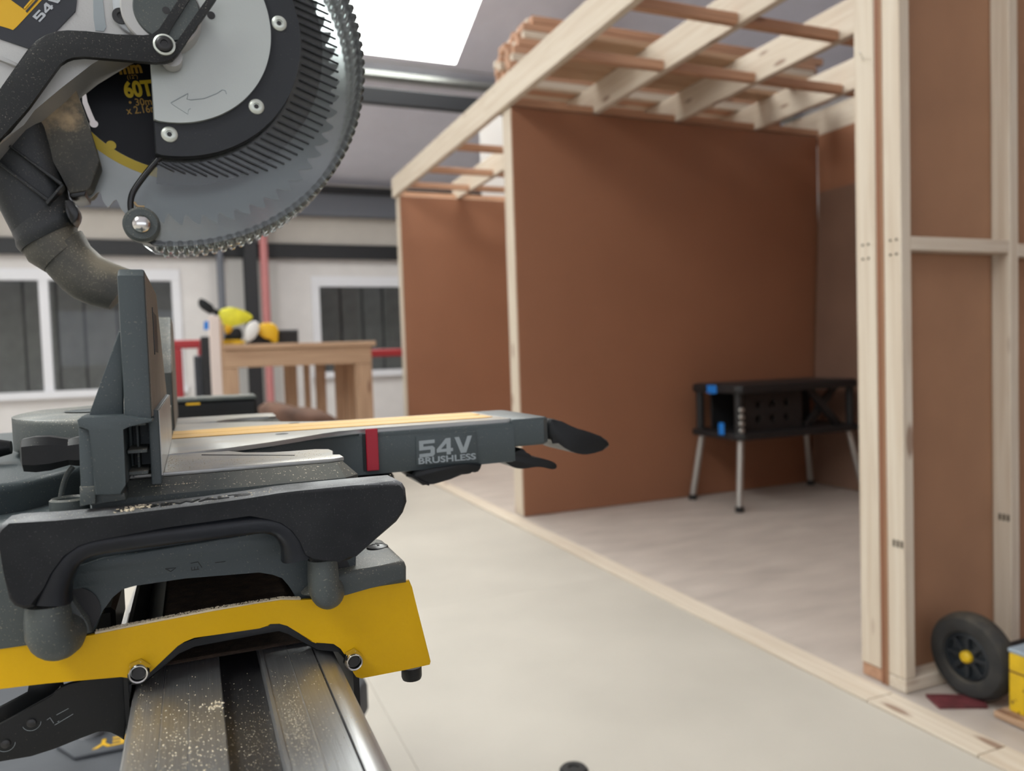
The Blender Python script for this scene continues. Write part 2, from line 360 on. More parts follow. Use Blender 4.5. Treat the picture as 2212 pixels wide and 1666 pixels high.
# brick courses of the painted wall (recessed joints between proud blocks)
def window(idx, x0, x1, z0, z1, mull, label):
    o = struct(empty('window_%d' % idx, ((x0+x1)/2, YB, z0)), label); fwd = .085; y0, y1 = YB-.03, YB+.05
    box('window_frame', x0-.05, x1+.05, y0, y1, z1-fwd, z1+.05, M['white_frame'], o); box('window_sill', x0-.08, x1+.08, YB-.08, y1, z0-.05, z0+.035, M['white_frame'], o)
    for x in [x0, x1]+mull: box('window_frame', x-.05, x+.05, y0, y1, z0+.037, z1-fwd-.002, M['white_frame'], o)
    e = sorted([x0]+mull+[x1])
    for a, b in zip(e, e[1:]): box('pane', a+.05, b-.05, YB+.005, YB+.013, z0+.03, z1-fwd, M['glass'], o, bev=0)
    return o
mx = bp(99, 700)[0]
window(11, w1x0, w1x1, w1z0, w1z1, [mx, mx-1.9], 'wide white framed window left of the black column')
window(12, w2x0, w2x1, w2z0, w2z1, [w2x0+2.2], 'dark window behind the red rail and wooden bench')
# cladding boards outside the glass
fe = tag(empty('outside_fence', (0, YB+.9, 0)), 'dark vertical board fence seen through the windows', 'fence')
box('fence_backing', -7.6, 9.2, YB+.95, YB+.97, 0, 2.9, M['steel_black'], fe, bev=0)
x = -7.5
while x < 9:
    wd = random.uniform(.30, .42); box('fence_board', x, x+wd-.03, YB+.9+random.uniform(0, .03), YB+.94, 0, 2.9, M['slat'], fe, bev=0); x += wd
# steelwork
def hb(y, px, py0, py1): return on_y(y, px, py1)[1], on_y(y, px, py0)[1]
z0, z1 = hb(YB-.12, 780, 408, 470)
tag(box('eaves_beam', XL, XR, YB-.16, YB-.04, z0, z1, M['conduit'], bev=.004), 'deep dark blue-grey steel eaves beam at the foot of the roof', 'steel beam')
tag(box('eaves_flange', XL, XR, YB-.22, YB-.165, z1-.09, z1, M['steel_black'], bev=.004), 'black steel flange along the top of the eaves beam', 'steel beam')
z0, z1 = hb(YB-.1, 720, 529, 559)
tag(box('wall_rail', XL, XR, YB-.1, YB-.035, z0, z1, M['steel_black'], bev=.004), 'black horizontal steel rail above the windows', 'steel rail')
xa, xb = on_y(YB-.3, 528, 600)[0], on_y(YB-.3, 556, 600)[0]
st = tag(empty('steel_column', ((xa+xb)/2, YB-.3, 0)), 'black steel column between the two windows', 'column')
box('web', (xa+xb)/2-.01, (xa+xb)/2+.01, YB-.4, YB-.12, 0, EAVE-.1, M['steel_black'], st)
box('flange', xa, xb, YB-.42, YB-.40, 0, EAVE-.1, M['steel_black'], st); box('flange', xa, xb, YB-.125, YB-.105, 0, EAVE-.1, M['steel_black'], st)
box('base_plate', xa-.05, xb+.05, YB-.45, YB-.105, 0, .02, M['steel_black'], st)
xa, xb = on_y(YB-.06, 490, 600)[0], on_y(YB-.06, 600, 600)[0]
struct(box('trim_7', xa, xb, YB-.033, YB-.001, 0, z0, M['white'], bev=.003), 'white pilaster behind the black column')
xc = on_y(YB-.2, 477, 600)[0]; tag(tube('grey_conduit', [(xc, YB-.2, 0), (xc, YB-.2, 1.5), (xc, YB-.2, 3.1)], .045, M['conduit']), 'thin dark grey conduit standing left of the black column', 'pipe')
xc = on_y(YB-.45, 572, 600)[0]; tag(tube('red_pipe', [(xc, YB-.47, 0), (xc, YB-.47, 1.5), (xc, YB-.47, 3.1)], .05, M['pinkred']), 'faded red pipe standing right of the black column', 'pipe')
# purlin, tie beam, rafters
yp = 8.33; z0, z1 = hb(yp, 800, 126, 161)
pu = tag(empty('roof_purlin', (0, yp, z0)), 'galvanised steel purlin just below the skylight', 'purlin')
box('web', XL, XR, yp+.16, yp+.165, z0, z1, M['steel_grey'], pu, bev=0); box('flange', XL, XR, yp, yp+.16, z0, z0+.006, M['steel_grey'], pu, bev=0)
box('flange', XL, XR, yp, yp+.16, z1-.02, z1-.014, M['steel_grey'], pu, bev=0); box('lip', XL, XR, yp, yp+.005, z0, z0+.05, M['steel_grey'], pu, bev=0)
z0, z1 = hb(7.5, 790, 189, 223)
tag(box('tie_beam', XL, XR, 7.46, 7.54, z0, z1, M['steel_black'], bev=.004), 'black horizontal steel tie beam crossing behind the timber booths', 'steel beam')
def rafter(xc, label):
    bm = bmesh.new(); pts = [(RIDGE_Y, RIDGE_Z-.05), (YB, EAVE-.05), (YB, EAVE-.28), (RIDGE_Y, RIDGE_Z-.28)]
    prism_bm(bm, pts, 'x', xc-.07, xc+.07); return tag(finish('roof_rafter', mesh_of(bm, 'rafter'), M['steel_black'], None, 0), label, 'steel rafter')
rafter(4.15, 'black sloping steel rafter seen through the booth ceiling')
rafter(-4.6, 'black sloping steel rafter high over the left window')

# ================================================================== TIMBER BOOTHS
FX = 1.81; BX = 4.15; TOP = 2.45
def partition(y0, y1, label, board_mat=None):
    o = tag(empty('stud_partition', (FX, y0, 0)), label, 'partition'); bmx = board_mat or M['board']
    for a, b in ((y0, y0+.011), (y1-.011, y1)): box('wall_board', FX+.002, BX, a, b, .004, TOP-.005, bmx, o, bev=.0008)
    for k in range(5):
        x = FX+.0+k*.575; box('stud', x-.004 if k == 0 else x, x+.038, y0+.012, y1-.012, .04, TOP-.04, PINE['z'], o)
    box('bottom_plate', FX, BX, y0+.012, y1-.012, .002, .039, PINE['x'], o); box('top_plate', FX, BX, y0+.012, y1-.012, TOP-.039, TOP, PINE['x'], o)
    return o
partition(4.232, 4.375, 'large brown board partition behind the black workbench, pale stud at its end')
partition(6.86, 7.00, 'farther orange-brown board partition seen left of the pale end stud')
# near partition: open studs toward the camera, board behind, second frame beyond
npn = tag(empty('stud_wall', (FX, 1.545, 0)), 'near stud wall at the right with open timber frame and brown boards', 'stud wall')
for x0 in (FX, 2.2515, 2.83, 3.41, 3.99):
    s = box('stud', x0, x0+.038, 1.545, 1.603, .042, 2.62, PINE['z'], npn, bev=.002)
for a, b in ((FX, 2.267), (2.269, 3.43), (3.432, BX)): box('wall_board', a, b, 1.604, 1.614, .002, 2.62, M['board_tan'], npn, bev=.0008)
box('wall_board', FX, BX, 1.617, 1.627, .002, 2.62, M['board'], npn, bev=.0008)
for x0 in (FX, 2.40, 3.0, 3.6): box('stud', x0, x0+.038, 1.63, 1.70, .042, 2.62, PINE['z'], npn, bev=.002)
box('bottom_plate', FX, BX, 1.545, 1.603, .002, .040, PINE['x'], npn, bev=.002); box('bottom_plate', FX+.005, BX, 1.63, 1.70, .002, .040, ROUGHPINE['x'], npn, bev=.002)
for a, b, z in ((FX+.039, 2.251, 1.245), (2.291, 2.829, 1.235), (2.869, 3.409, 1.245)): box('noggin', a, b, 1.546, 1.602, z, z+.038, PINE['x'], npn, bev=.002)
# stamps and nail on studs
for x, y, z, wd in ((2.2505, 1.565, .44, .03), (FX-.0005, 1.565, .415, .03)):
    for q in range(3): box('ink_stamp', x-.0006, x, y-.016+q*.013, y-.008+q*.013, z, z+.02, M['stamp'], npn, bev=0)
for z in (1.275, 1.235):
    for yy in (1.56, 1.58, 1.655, 1.675): lathe('screw_head', [(0, -.0015), (.004, -.0015), (.0035, 0)], (FX, yy, z), (1, 0, 0), M['stamp'], npn, n=8)
tube('nail', [(FX+.0, 1.665, 1.80), (FX-.03, 1.65, 1.812)], .0022, M['chrome'], npn, n=6)
# back wall of the booths and dull sheet leaning in the corner
bw = tag(empty('booth_back_wall', (BX, 4.2, 0)), 'dark brown boarded back wall of the booth', 'partition')
for a, b in ((-1.0, .3), (.302, 1.54), (1.71, 2.95), (2.952, 4.228), (4.38, 5.6), (5.602, 6.855)):
    box('wall_board', BX+.002, BX+.013, a, b, .003, TOP, M['board'], bw, bev=.0008)
for yy in (-.5, .6, 1.75, 2.35, 2.95, 3.55, 4.1, 4.7, 5.3, 5.9, 6.5): box('stud', BX+.014, BX+.077, yy, yy+.038, .002, TOP, PINE['z'], bw)
bm = bmesh.new(); prism_bm(bm, [(BX-.001, 2.05), (BX-.012, 2.05), (BX-.112, .004), (BX-.10, .004)], 'y', 3.02, 4.21)
tag(finish('leaning_sheet', mesh_of(bm, 'leaning_sheet'), M['panel_dull'], None, 0), 'dull purple-brown sheet leaning against the booth back wall behind the workbench', 'board')
# ceiling frames
def ceiling(y0, y1, xs, nogs, label, z=TOP):
    o = tag(empty('ceiling_frame', (FX, y0, z)), label, 'ceiling frame')
    for x in xs: box('joist', x-.021, x+.021, y0, y1, z+.004, z+.178, PINE['y'], o, bev=.002)
    for yy in nogs:
        for a, b in zip(xs, xs[1:]): box('noggin', a+.022, b-.022, yy-.021, yy+.021, z+.004, z+.052 if yy != nogs[-1] else z+.045, ROUGHPINE['x'], o, bev=.002)
    box('header', xs[0]+.022, xs[-1]-.022, y1-.042, y1-.002, z+.004, z+.1, ROUGHPINE['x'], o, bev=.002) if False else None
    return o
XJ = [1.80, 2.385, 2.985, 3.625, 4.19]
ceiling(1.50, 4.60, XJ, [1.72, 2.30, 2.89, 3.485, 4.255], 'open timber joist ceiling over the booth with the workbench')
ceiling(4.605, 7.02, [x+.002 for x in XJ], [5.27, 5.97, 6.55, 6.93], 'open timber joist ceiling over the farther booth')
ceiling(-1.2, 1.495, XJ, [-.4, .3, .9], 'open timber joist ceiling over the nearest booth')
# white sheets standing behind the partition top
wx0, wz1 = on_y(7.3, 1036, 246); wz0 = on_y(7.3, 1040, 334)[1]
tag(box('white_sheet', wx0, wx0+.5, 7.3, 7.32, 0, wz1, M['white'], bev=.002), 'tall white panel standing behind the farther booth', 'panel')
# timber stacked on the joists
TG = 'timber lengths stacked on the booth ceiling'
LAY = ('lowest', 'second', 'third', 'fourth', 'fifth', 'sixth', 'seventh', 'eighth', 'topmost')
for j in range(9):
    for i in range(6 if j < 6 else 5):
        nth = ('first', 'second', 'third', 'fourth', 'fifth', 'sixth')[i]
        x0 = 1.90+random.uniform(-.025, .04)+max(0, j-5)*.045
        yy = 4.385+.052*i+random.uniform(0, .004); zz = 2.632+.049*j
        tag(box('timber_length', x0, x0+2.3+random.uniform(-.25, .1), yy, yy+.047, zz, zz+.046, ROUGHPINE['x'] if (i+j) % 3 else PINE['x'], bev=.002),
            'sawn timber length, %s from front, %s layer of the stack on the joists' % (nth, LAY[j]), 'timber', TG)
for j in range(4):
    tag(box('ceiling_board', 1.86+.04*j, (4.1, 3.3, 3.7, 3.05)[j], 4.06-.142*j, 4.195-.142*j, 2.6295, 2.66, BENCHWOOD['x'], bev=.002), ('long', 'short', 'middling', 'shortest')[j]+' sawn board lying across the joists in front of the timber stack', 'board', 'boards laid across the joists')

# ================================================================== THINGS IN THE ROOM
# folding workbench
B = tag(empty('folding_workbench', (3.45, 3.94, 0)), 'black folding workbench with blue clips and steel legs in the booth', 'workbench')
x0, x1, y0, y1 = 2.985, 3.95, 3.69, 4.17; K = M['bench_black']
top = prism('bench_top', [(x0, y0+.03), (x0+.03, y0), (x1-.03, y0), (x1, y0+.03), (x1, y1-.03), (x1-.03, y1), (x0+.03, y1), (x0, y1-.03)], 'z', .705, .752, K, B, bev=.006)
for i in range(4): box('top_slat', x0+.02, x1-.02, y0+.03+i*.108, y0+.03+i*.108+.098, .752, .757, K, top)
prism('lower_frame', [(x0-.01, y0+.03), (x0+.03, y0-.01), (x1-.03, y0-.01), (x1+.01, y0+.03), (x1+.01, y1-.03), (x1-.03, y1), (x0+.03, y1), (x0-.01, y1-.03)], 'z', .425, .465, K, B, bev=.006)
for xx, yy in ((x0+.04, y0+.05), (x0+.04, y1-.05), (x1-.04, y0+.05), (x1-.04, y1-.05)):
    p = tube('post', [(xx, yy, .46), (xx, yy, .71)], .026, K, B)
    if yy < 3.9 and xx < 3.5:
        for q in range(4): lathe('post_stud', [(.0, -.012), (.014, -.01), (.018, 0)], (xx, yy-.024, .48+q*.042), (0, 1, 0), M['leg_steel'], p, n=12)
side = prism('side_panel', [(x0+.1, .466), (x1-.42, .466), (x1-.42, .704), (x0+.1, .704)], 'y', y0+.07, y0+.085, K, B, bev=0)
bool_cut(side, [prism('c', circle(x0+.2+i*.11, .54+j*.09, .022, 14), 'y', y0, y0+.2, K, None, bev=0) for i in range(3) for j in range(2)])
prism('brace', [(x1-.40, .704), (x1-.33, .704), (x1-.10, .466), (x1-.17, .466)], 'y', y0+.05, y0+.075, K, B, bev=.002)
prism('brace', [(x1-.10, .704), (x1-.17, .704), (x1-.40, .466), (x1-.33, .466)], 'y', y0+.078, y0+.1, K, B, bev=.002)
box('back_panel', x0+.1, x1-.1, y1-.09, y1-.075, .466, .704, K, B)
box('clip', x0-.012, x0-.001, y0+.20, y0+.29, .70, .752, M['blue'], B, bev=.004); box('clip', x0-.022, x0-.011, y0+.12, y0+.17, .45, .525, M['blue'], B, bev=.004)
for sx, sy in ((-1, -1), (-1, 1), (1, -1), (1, 1)):
    xt = x0+.05 if sx < 0 else x1-.05; yt = y0+.05 if sy < 0 else y1-.05
    xf = 2.985 if sx < 0 else 3.97; yf = 3.69 if sy < 0 else 4.155
    if sx < 0: xf = 2.975
    lg = tube('leg', [(xt, yt, .43), (xf, yf, .02)], .021, M['leg_steel'], B); lathe('rubber_foot', [(0, .0), (.026, .0), (.026, .03), (.02, .035), (0, .035)], (xf, yf, .0), (0, 0, 1), K, lg, n=16)
# wheeled yellow machine
W = tag(empty('wheeled_toolbox', (1.94, 1.3, 0)), 'worn yellow metal box with grey lid and black wheel by the stud wall', 'tool box')
hx0, hx1, hy0, hy1 = 1.925, 2.25, .95, 1.33
box('housing', hx0, hx1, hy0, hy1, .022, .178, M['worn_yellow'], W, bev=.004); box('lid', hx0-.002, hx1, hy0, hy1+.002, .1785, .19, M['grey_lid'], W, bev=.003)
box('base_flange', hx0-.03, hx1+.01, hy0-.01, hy1+.02, .004, .021, BENCHWOOD['y'], W, bev=.002)
for q in range(16):
    sy = 1.327-.011*q-random.random()*.006; sz = .024+random.random()**2*.12; sh = .002+random.random()*.007
    box('scuff', hx0-.0006, hx0+.001, sy-.002-random.random()*.006, sy, sz, sz+sh, M['rust'], W, bev=0)
box('scuff', hx0-.0008, hx0+.001, 1.12, 1.328, .128, .132, M['rust'], W, bev=0)
wc = (1.955, 1.452, .1195); R = .119
wh = lathe('tyre', [(.062, -.012), (.070, -.03), (.085, -.034), (.105, -.030), (.116, -.018), (R, 0), (.116, .018), (.105, .030), (.085, .034), (.07, .03), (.062, .012)], wc, (-1, 0, 0), M['rubber'], W, n=56)
rim = lathe('rim', [(.063, -.02), (.066, .022), (.058, .026), (.054, .012), (.026, .012), (.024, .02), (0, .02)], wc, (-1, 0, 0), M['rim'], W, n=48)
for q in range(8):
    a = q*math.pi/4; bm = bmesh.new(); bm_box(bm, -.007, .004, .022, .057, -.006, .006)
    bmesh.ops.rotate(bm, verts=bm.verts, cent=(0, 0, 0), matrix=Matrix.Rotation(a, 3, 'X')); bmesh.ops.translate(bm, verts=bm.verts, vec=(wc[0]-.016, wc[1], wc[2]))
    finish('spoke', mesh_of(bm, 'spoke'), M['rim'], rim, 0)
lathe('hub', [(.017, .018), (.016, .03), (.010, .036), (0, .037)], wc, (-1, 0, 0), M['worn_yellow'], W, n=24)
tube('axle', [(1.955, 1.452, .1195), (2.25, 1.452, .1195)], .01, M['steel_black'], W); box('axle_bracket', 2.02, 2.05, 1.30, 1.47, .10, .14, M['steel_black'], W)
# maroon offcut
bm = bmesh.new(); prism_bm(bm, [(1.845, 1.51), (1.815, 1.445), (1.93, 1.39), (1.968, 1.44), (1.885, 1.49)], 'z', .001, .010)
tag(finish('maroon_offcut', mesh_of(bm, 'maroon_offcut'), M['maroon'], None, 0), 'flat dark maroon offcut lying on the floor by the black wheel', 'offcut')
# wooden bench at the back of the aisle
yb = 5.5
def bx(px): return on_y(yb, px, 770)[0]
def bz(px, py): return on_y(yb, px, py)[1]
T = tag(empty('wooden_bench', (.7, yb+.4, 0)), 'high wooden bench with slatted rack beneath, cluttered with yellow tools', 'bench')
xl, xr = bx(484), bx(803); zt = bz(640, 741)
box('worktop', xl, xr+.03, yb-.02, yb+.85, zt-.035, zt, BENCHWOOD['x'], T, bev=.003); box('front_rail', xl, xr, yb, yb+.045, bz(640, 790), zt-.036, BENCHWOOD['x'], T, bev=.003)
lx = bx(514); rx = bx(768)
for a, b, c in ((xl, lx, yb+.005), (rx, xr, yb+.005), (xl, lx, yb+.76), (rx, xr, yb+.76)): box('leg', a, b, c, c+.09, 0, bz(640, 790)-.001 if c < yb+.1 else zt-.036, BENCHWOOD['z'], T, bev=.003)
box('end_panel', bx(455), bx(478), yb+.01, yb+.12, 0, bz(460, 682), M['pinkish'], T, bev=.003); box('end_panel_edge', bx(478)+.001, xl-.001, yb+.01, yb+.05, 0, bz(475, 690), BENCHWOOD['z'], T, bev=.002)
for a, b in ((612, 640), (655, 668), (680, 702), (722, 742), (745, 765)):
    box('rack_slat', bx(a)*1.09, bx(b)*1.09, yb+.5, yb+.53, 0, zt-.05, BENCHWOOD['z'], T, bev=.002)
box('rack_shelf', xl+.02, xr-.02, yb+.1, yb+.75, .3, .33, BENCHWOOD['x'], T, bev=.002)
# items on bench
def q(px, py, dy=.2): x, z = on_y(yb+dy, px, py); return x, z
x0, _ = q(540, 740); x1, _ = q(642, 740); zz = q(600, 712)[1]
t = tag(empty('black_tray', ((x0+x1)/2, yb+.3, zt)), 'open black tray with pale rim on the wooden bench', 'tray')
box('tray_base', x0, x1, yb+.12, yb+.55, zt+.001, zt+.01, M['bench_black'], t); tz = zt+.085
for a in ((x0, x1, yb+.12, yb+.132), (x0, x1, yb+.54, yb+.552), (x0, x0+.012, yb+.133, yb+.539), (x1-.012, x1, yb+.133, yb+.539)): box('tray_side', *a, zt+.011, tz, M['bench_black'], t)
for a in ((x0, x1, yb+.11, yb+.134), (x0, x1, yb+.538, yb+.56)): box('tray_rim', *a, tz+.001, tz+.012, M['grey_case'], t)
x, z = q(580, 712, .08); t = tag(empty('yellow_bottle', (x, yb+.08, zt)), 'small yellow and white bottle lying in front of the black tray', 'bottle')
prism('bottle_body', chaikin(PY(yb+.08, [(555, 700), (590, 697), (602, 715), (596, 738), (560, 728)])), 'y', yb+.03, yb+.10, M['yellow_label'], t, bev=.012)
prism('bottle_cap', chaikin(PY(yb+.08, [(580, 725), (600, 723), (600, 740), (586, 741)])), 'y', yb+.04, yb+.09, M['worn_yellow'], t, bev=.006)
x, z = q(545, 710, .05); tag(prism('white_cup', chaikin(PY(yb+.06, [(530, 700), (556, 692), (560, 718), (540, 740), (528, 736)])), 'y', yb-.015, yb+.025, M['white'], None, bev=.012), 'white crumpled bag beside the yellow bottle', 'bag')
# yellow saw on bench (blurred): body, guard, handle, base
t = tag(empty('yellow_power_saw', (*[q(510, 740)[0]], yb+.25, zt)), 'yellow and black power saw standing at the left end of the bench', 'power saw')
yy = yb+.25
prism('saw_body', chaikin(PY(yy, [(468, 672), (500, 662), (540, 678), (548, 690), (520, 702), (492, 708), (480, 700)])), 'y', yy-.05, yy+.05, M['lime'], t, bev=.015)
prism('saw_motor', chaikin(PY(yy, [(482, 700), (505, 700), (498, 722), (486, 722)])), 'y', yy-.05, yy+.05, M['yellow_label'], t, bev=.012)
prism('saw_head', chaikin(PY(yy, [(490, 715), (520, 705), (526, 738), (480, 742)])), 'y', yy-.04, yy+.04, M['blackpl_clean'], t, bev=.008)
prism('saw_base', chaikin(PY(yy, [(470, 735), (528, 735), (528, 744.5), (470, 744.5)]), 1), 'y', yy-.1, yy+.1, M['worn_yellow'], t, bev=.003)
prism('handle', chaikin(PY(yy, [(427, 650), (436, 643), (466, 665), (458, 680), (448, 676), (430, 664)]), 1), 'y', yy-.03, yy+.03, M['blackpl_clean'], t, bev=.006)
prism('blue_tag', PY(yy, [(440, 697), (456, 692), (456, 712), (440, 714)]), 'y', yy-.09, yy-.085, M['blue'], t, bev=0)
prism('handle_arm', PY(yy, [(455, 668), (470, 668), (485, 690), (475, 700)]), 'y', yy-.02, yy+.02, M['blackpl_clean'], t, bev=.004)
# red rails and black cabinet by the window
yr = 7.0
def rail(pa, pb, label, posts):
    a = on_y(yr, *pa); b = on_y(yr, *pb); o = tag(empty('red_barrier', (a[0], yr, 0)), label, 'barrier')
    z = (a[1]+b[1])/2; box('top_rail', a[0], b[0], yr-.03, yr+.03, z-.035, z+.035, M['red'], o, bev=.01)
    for px in posts:
        x = on_y(yr, px, 800)[0]; box('post', x-.04, x+.04, yr-.031, yr+.031, 0, z-.036, M['red'], o, bev=.008); box('foot', x-.08, x+.08, yr-.2, yr+.2, 0, .02, M['red'], o)
    return o
rail((368, 745), (450, 743), 'red tubular barrier in front of the left window', [384, 440])
rail((780, 762), (900, 762), 'red tubular barrier right of the wooden bench', [890])
x0, x1 = on_y(6.2, 437, 800)[0], on_y(6.2, 461, 800)[0]; zc = on_y(6.2, 450, 727)[1]
t = tag(empty('black_cabinet', ((x0+x1)/2, 6.4, 0)), 'narrow black cabinet standing at the left end of the bench', 'cabinet')
box('body', x0, x1, 6.2, 6.7, .0, zc, M['steel_black'], t, bev=.004); box('ribbed_side', x0-.055, x0-.002, 6.24, 6.66, .0, zc-.14, M['conduit'], t, bev=.004)
for i in range(4): box('rib', x0-.052+i*.013, x0-.046+i*.013, 6.231, 6.239, .02, zc-.15, M['steel_black'], t, bev=0)
# stack of brown sacks in front of the bench
ys = 4.75; xs0, zs0 = on_y(ys, 568, 862); xs1, zs1 = on_y(ys, 745, 898)
def sack(zb, zl, zr, label, dx=0):
    rings = []
    for k in range(15):
        u = k/14; x = xs0+dx+(xs1-xs0)*u; e = math.sin(math.pi*min(1, max(0, .06+.88*u)))**.35; top = (zl+(zr-zl)*u+.012*math.sin(u*10)); h = (top-zb)*e; m_ = (top+zb)/2+.0
        rings.append([(x+.01*math.sin(3*a), ys+.27+.25*e*math.copysign(abs(math.cos(a))**.6, math.cos(a)), m_+h/2*math.copysign(abs(math.sin(a))**.7, math.sin(a))) for a in [2*math.pi*q_/20 for q_ in range(20)]])
    return tag(loft('brown_sack', rings, M['pile'], None, 60), label, 'sack', 'sacks stacked in front of the bench')
hh_ = zs1/4-.004
sack(.0, hh_, hh_, 'brown sack at the bottom of the stack before the wooden bench'); sack(hh_+.012, 2*hh_, 2*hh_, 'brown sack second from the bottom of the stack before the wooden bench', .02)
sack(2*hh_+.012, 3*hh_, 3*hh_, 'brown sack third from the bottom of the stack before the wooden bench', -.02); sack(3*hh_+.012, zs0, zs1, 'slumped brown sack on top of the stack before the wooden bench')
d_ = ray(1240, 1678); k_ = -1/d_.z
tag(lathe('rubber_puck', [(0, 0), (.032, 0), (.034, .004), (.034, .016), (.029, .021), (.014, .021), (.012, .018), (0, .018)], (d_.x*k_, d_.y*k_, .0005), (0, 0, 1), M['blackpl_clean'], None, n=32), 'small round black rubber puck lying on the pale aisle floor', 'puck')
# grey toolbox on the floor under the stand
tb = tag(empty('grey_toolbox', (-.15, 1.6, 0)), 'grey plastic toolbox with yellow lettering on the floor behind the stand', 'tool box')
prism('box_body', chaikin([(-.62, 1.36), (.28, 1.36), (.28, 1.86), (-.62, 1.86)], 2), 'z', .0, .27, M['grey_case_d'], tb, bev=.01)
ld = prism('lid', chaikin([(-.64, 1.34), (.30, 1.34), (.30, 1.88), (-.64, 1.88)], 2), 'z', .272, .345, M['grey_case'], tb, bev=.012)
prism('lid_panel', [(-.245, 1.50), (-.21, 1.44), (.25, 1.44), (.28, 1.50), (.28, 1.64), (-.215, 1.64)], 'z', .3452, .353, M['grey_case'], ld, bev=.004)
text('lettering', 'STANLEY', .044, M['yellow_label'], ld, (-.183, 1.482, .3535), (-1, 0, 0), (0, -1, 0), off=.0010, extrude=.0004, align='RIGHT')

# ================================================================== SAW STAND
ST = tag(empty('saw_stand', (.02, .8, 0)), 'aluminium saw stand with grooved beam under the mitre saw', 'saw stand')
BT = .80; BL, BR = -.0435, .084
sec = [(BL, BT-.045), (BL, BT-.007), (BL+.002, BT-.002), (BL+.006, BT), (-.0255, BT), (-.0252, BT-.0006), (-.0248, BT-.0006), (-.0245, BT), (-.0112, BT), (-.0109, BT-.0006), (-.0105, BT-.0006), (-.0102, BT),
       (.0075, BT), (.0080, BT-.0008), (.0080, BT-.011), (.0335, BT-.011), (.0335, BT+.0012), (.0355, BT+.0012), (.0358, BT), (.0510, BT), (.0513, BT+.0004), (.0518, BT+.0004), (.0521, BT), (.0672, BT), (.0673, BT-.002), (.0685, BT-.002), (.0686, BT),
       (.072, BT), (.078, BT-.002), (.0825, BT-.0065), (BR, BT-.014), (BR, BT-.045)]
prism('beam', sec, 'y', -.25, 1.75, M['alu_beam'], ST, bev=0, smooth=50)
box('channel_floor', .0082, .0333, -.249, 1.749, BT-.0108, BT-.0098, M['alu_dark'], ST, bev=0)
box('groove_line', .0674, .0684, -.249, 1.749, BT-.0018, BT-.0012, M['groove'], ST, bev=0)
for yy in (.45, 1.45):
    for sx in (-1, 1):
        xt = .02+sx*.05
        lg = tube('leg', [(xt, yy, BT-.046), (xt+sx*.30, yy+(-.12 if yy < 1 else .12)*(1 if sx > 0 else 1), .02)], .019, M['alu_beam'], ST)
        lathe('rubber_foot', [(0, 0), (.026, 0), (.026, .02), (.02, .03), (0, .03)], (xt+sx*.305, yy+(-.12 if yy < 1 else .12), 0), (0, 0, 1), M['blackpl_clean'], lg, n=16)
box('filler_block', -.125, -.0575, .60, .68, BT+.003, BT+.03, M['blackpl_clean'], ST, bev=.003)  # dark block added to darken the view through the base arch
box('filler_block', -.057, BL-.0045, .66, .70, BT-.03, BT-.002, M['alu_dark'], ST, bev=.002)
# folding leg clamp plates at the lower left
YC = .5265
def px(y, pts, n=0): p = PY(y, pts); return chaikin(p, n) if n else p
cp = prism('leg_clamp', px(YC, [(-60, 1592), (0, 1562), (116, 1501), (124, 1492), (132, 1479), (150, 1474), (290, 1440), (284, 1490), (268, 1592), (240, 1577), (226, 1572), (212, 1573), (175, 1590), (120, 1612), (70, 1628), (0, 1640), (-60, 1652)]), 'y', YC-.0035, YC, M['blackpl_clean'], ST, bev=.0008)
prism('leg_clamp_rear', px(YC+.03, [(-60, 1560), (0, 1530), (62, 1500), (62, 1470), (130, 1462), (150, 1520), (0, 1600), (-60, 1620)]), 'y', YC+.03, YC+.034, M['blackpl_clean'], ST, bev=.0008)
prism('leg_clamp_lip', px(YC, [(-60, 1650), (0, 1637), (70, 1625), (120, 1607), (175, 1585), (212, 1568), (226, 1566), (245, 1572), (268, 1587), (268, 1600), (240, 1580), (226, 1575), (212, 1577), (175, 1594), (120, 1616), (70, 1632), (0, 1645), (-60, 1658)]), 'y', YC, YC+.028, M['blackpl_clean'], ST, bev=.0005)
for rx_, ry_ in ((68, 1562), (12, 1607)):
    x, z = on_y(YC-.004, rx_, ry_); lathe('rivet', [(.0026, 0), (.0024, -.0012), (.0012, -.0018), (0, -.0018)], (x, YC-.0036, z), (0, 1, 0), M['blackscrew'], cp, n=20)
    tube('rivet_ring', [(x+.0048*math.cos(a), YC-.0037, z+.0048*math.sin(a)) for a in [math.radians(d) for d in range(200, 361, 12)]], .00012, M['label_grey'], cp, n=6)
for a, b in (((118, 1567), (158, 1543)), ((122, 1545), (148, 1531)), ((101, 1556), (108, 1551)), ((108, 1551), (116, 1563)), ((124, 1560), (128, 1558))):
    A = on_y(YC-.0037, *a); Bq = on_y(YC-.0037, *b); tube('scratch', [(A[0], YC-.0036, A[1]), (Bq[0], YC-.0036, Bq[1])], .00013, M['label_grey'], cp, n=5)
# far work support
ws = tag(empty('work_support', (.03, 1.5, BT)), 'black and grey work support at the far end of the stand beam', 'work support')
def wz(y, p): return on_y(y, *p)
box('support_head', -.06, wz(1.5, (552, 870))[0], 1.48, 1.53, wz(1.5, (460, 888))[1]-.012, wz(1.5, (460, 866))[1], M['blackpl_clean'], ws, bev=.003)
box('support_plate', -.062, wz(1.5, (552, 870))[0]+.001, 1.478, 1.56, wz(1.5, (460, 866))[1]+.0005, wz(1.5, (460, 857))[1], M['dkgrey2'], ws, bev=.002)
box('support_clamp', -.03, .07, 1.485, 1.525, BT+.001, wz(1.5, (460, 888))[1]-.013, M['blackpl_clean'], ws, bev=.003)
a = wz(1.479, (402, 876)); b = wz(1.479, (432, 870)); box('yellow_sticker', a[0], b[0], 1.4785, 1.4795, a[1], b[1], M['yellow_label'], ws, bev=0)

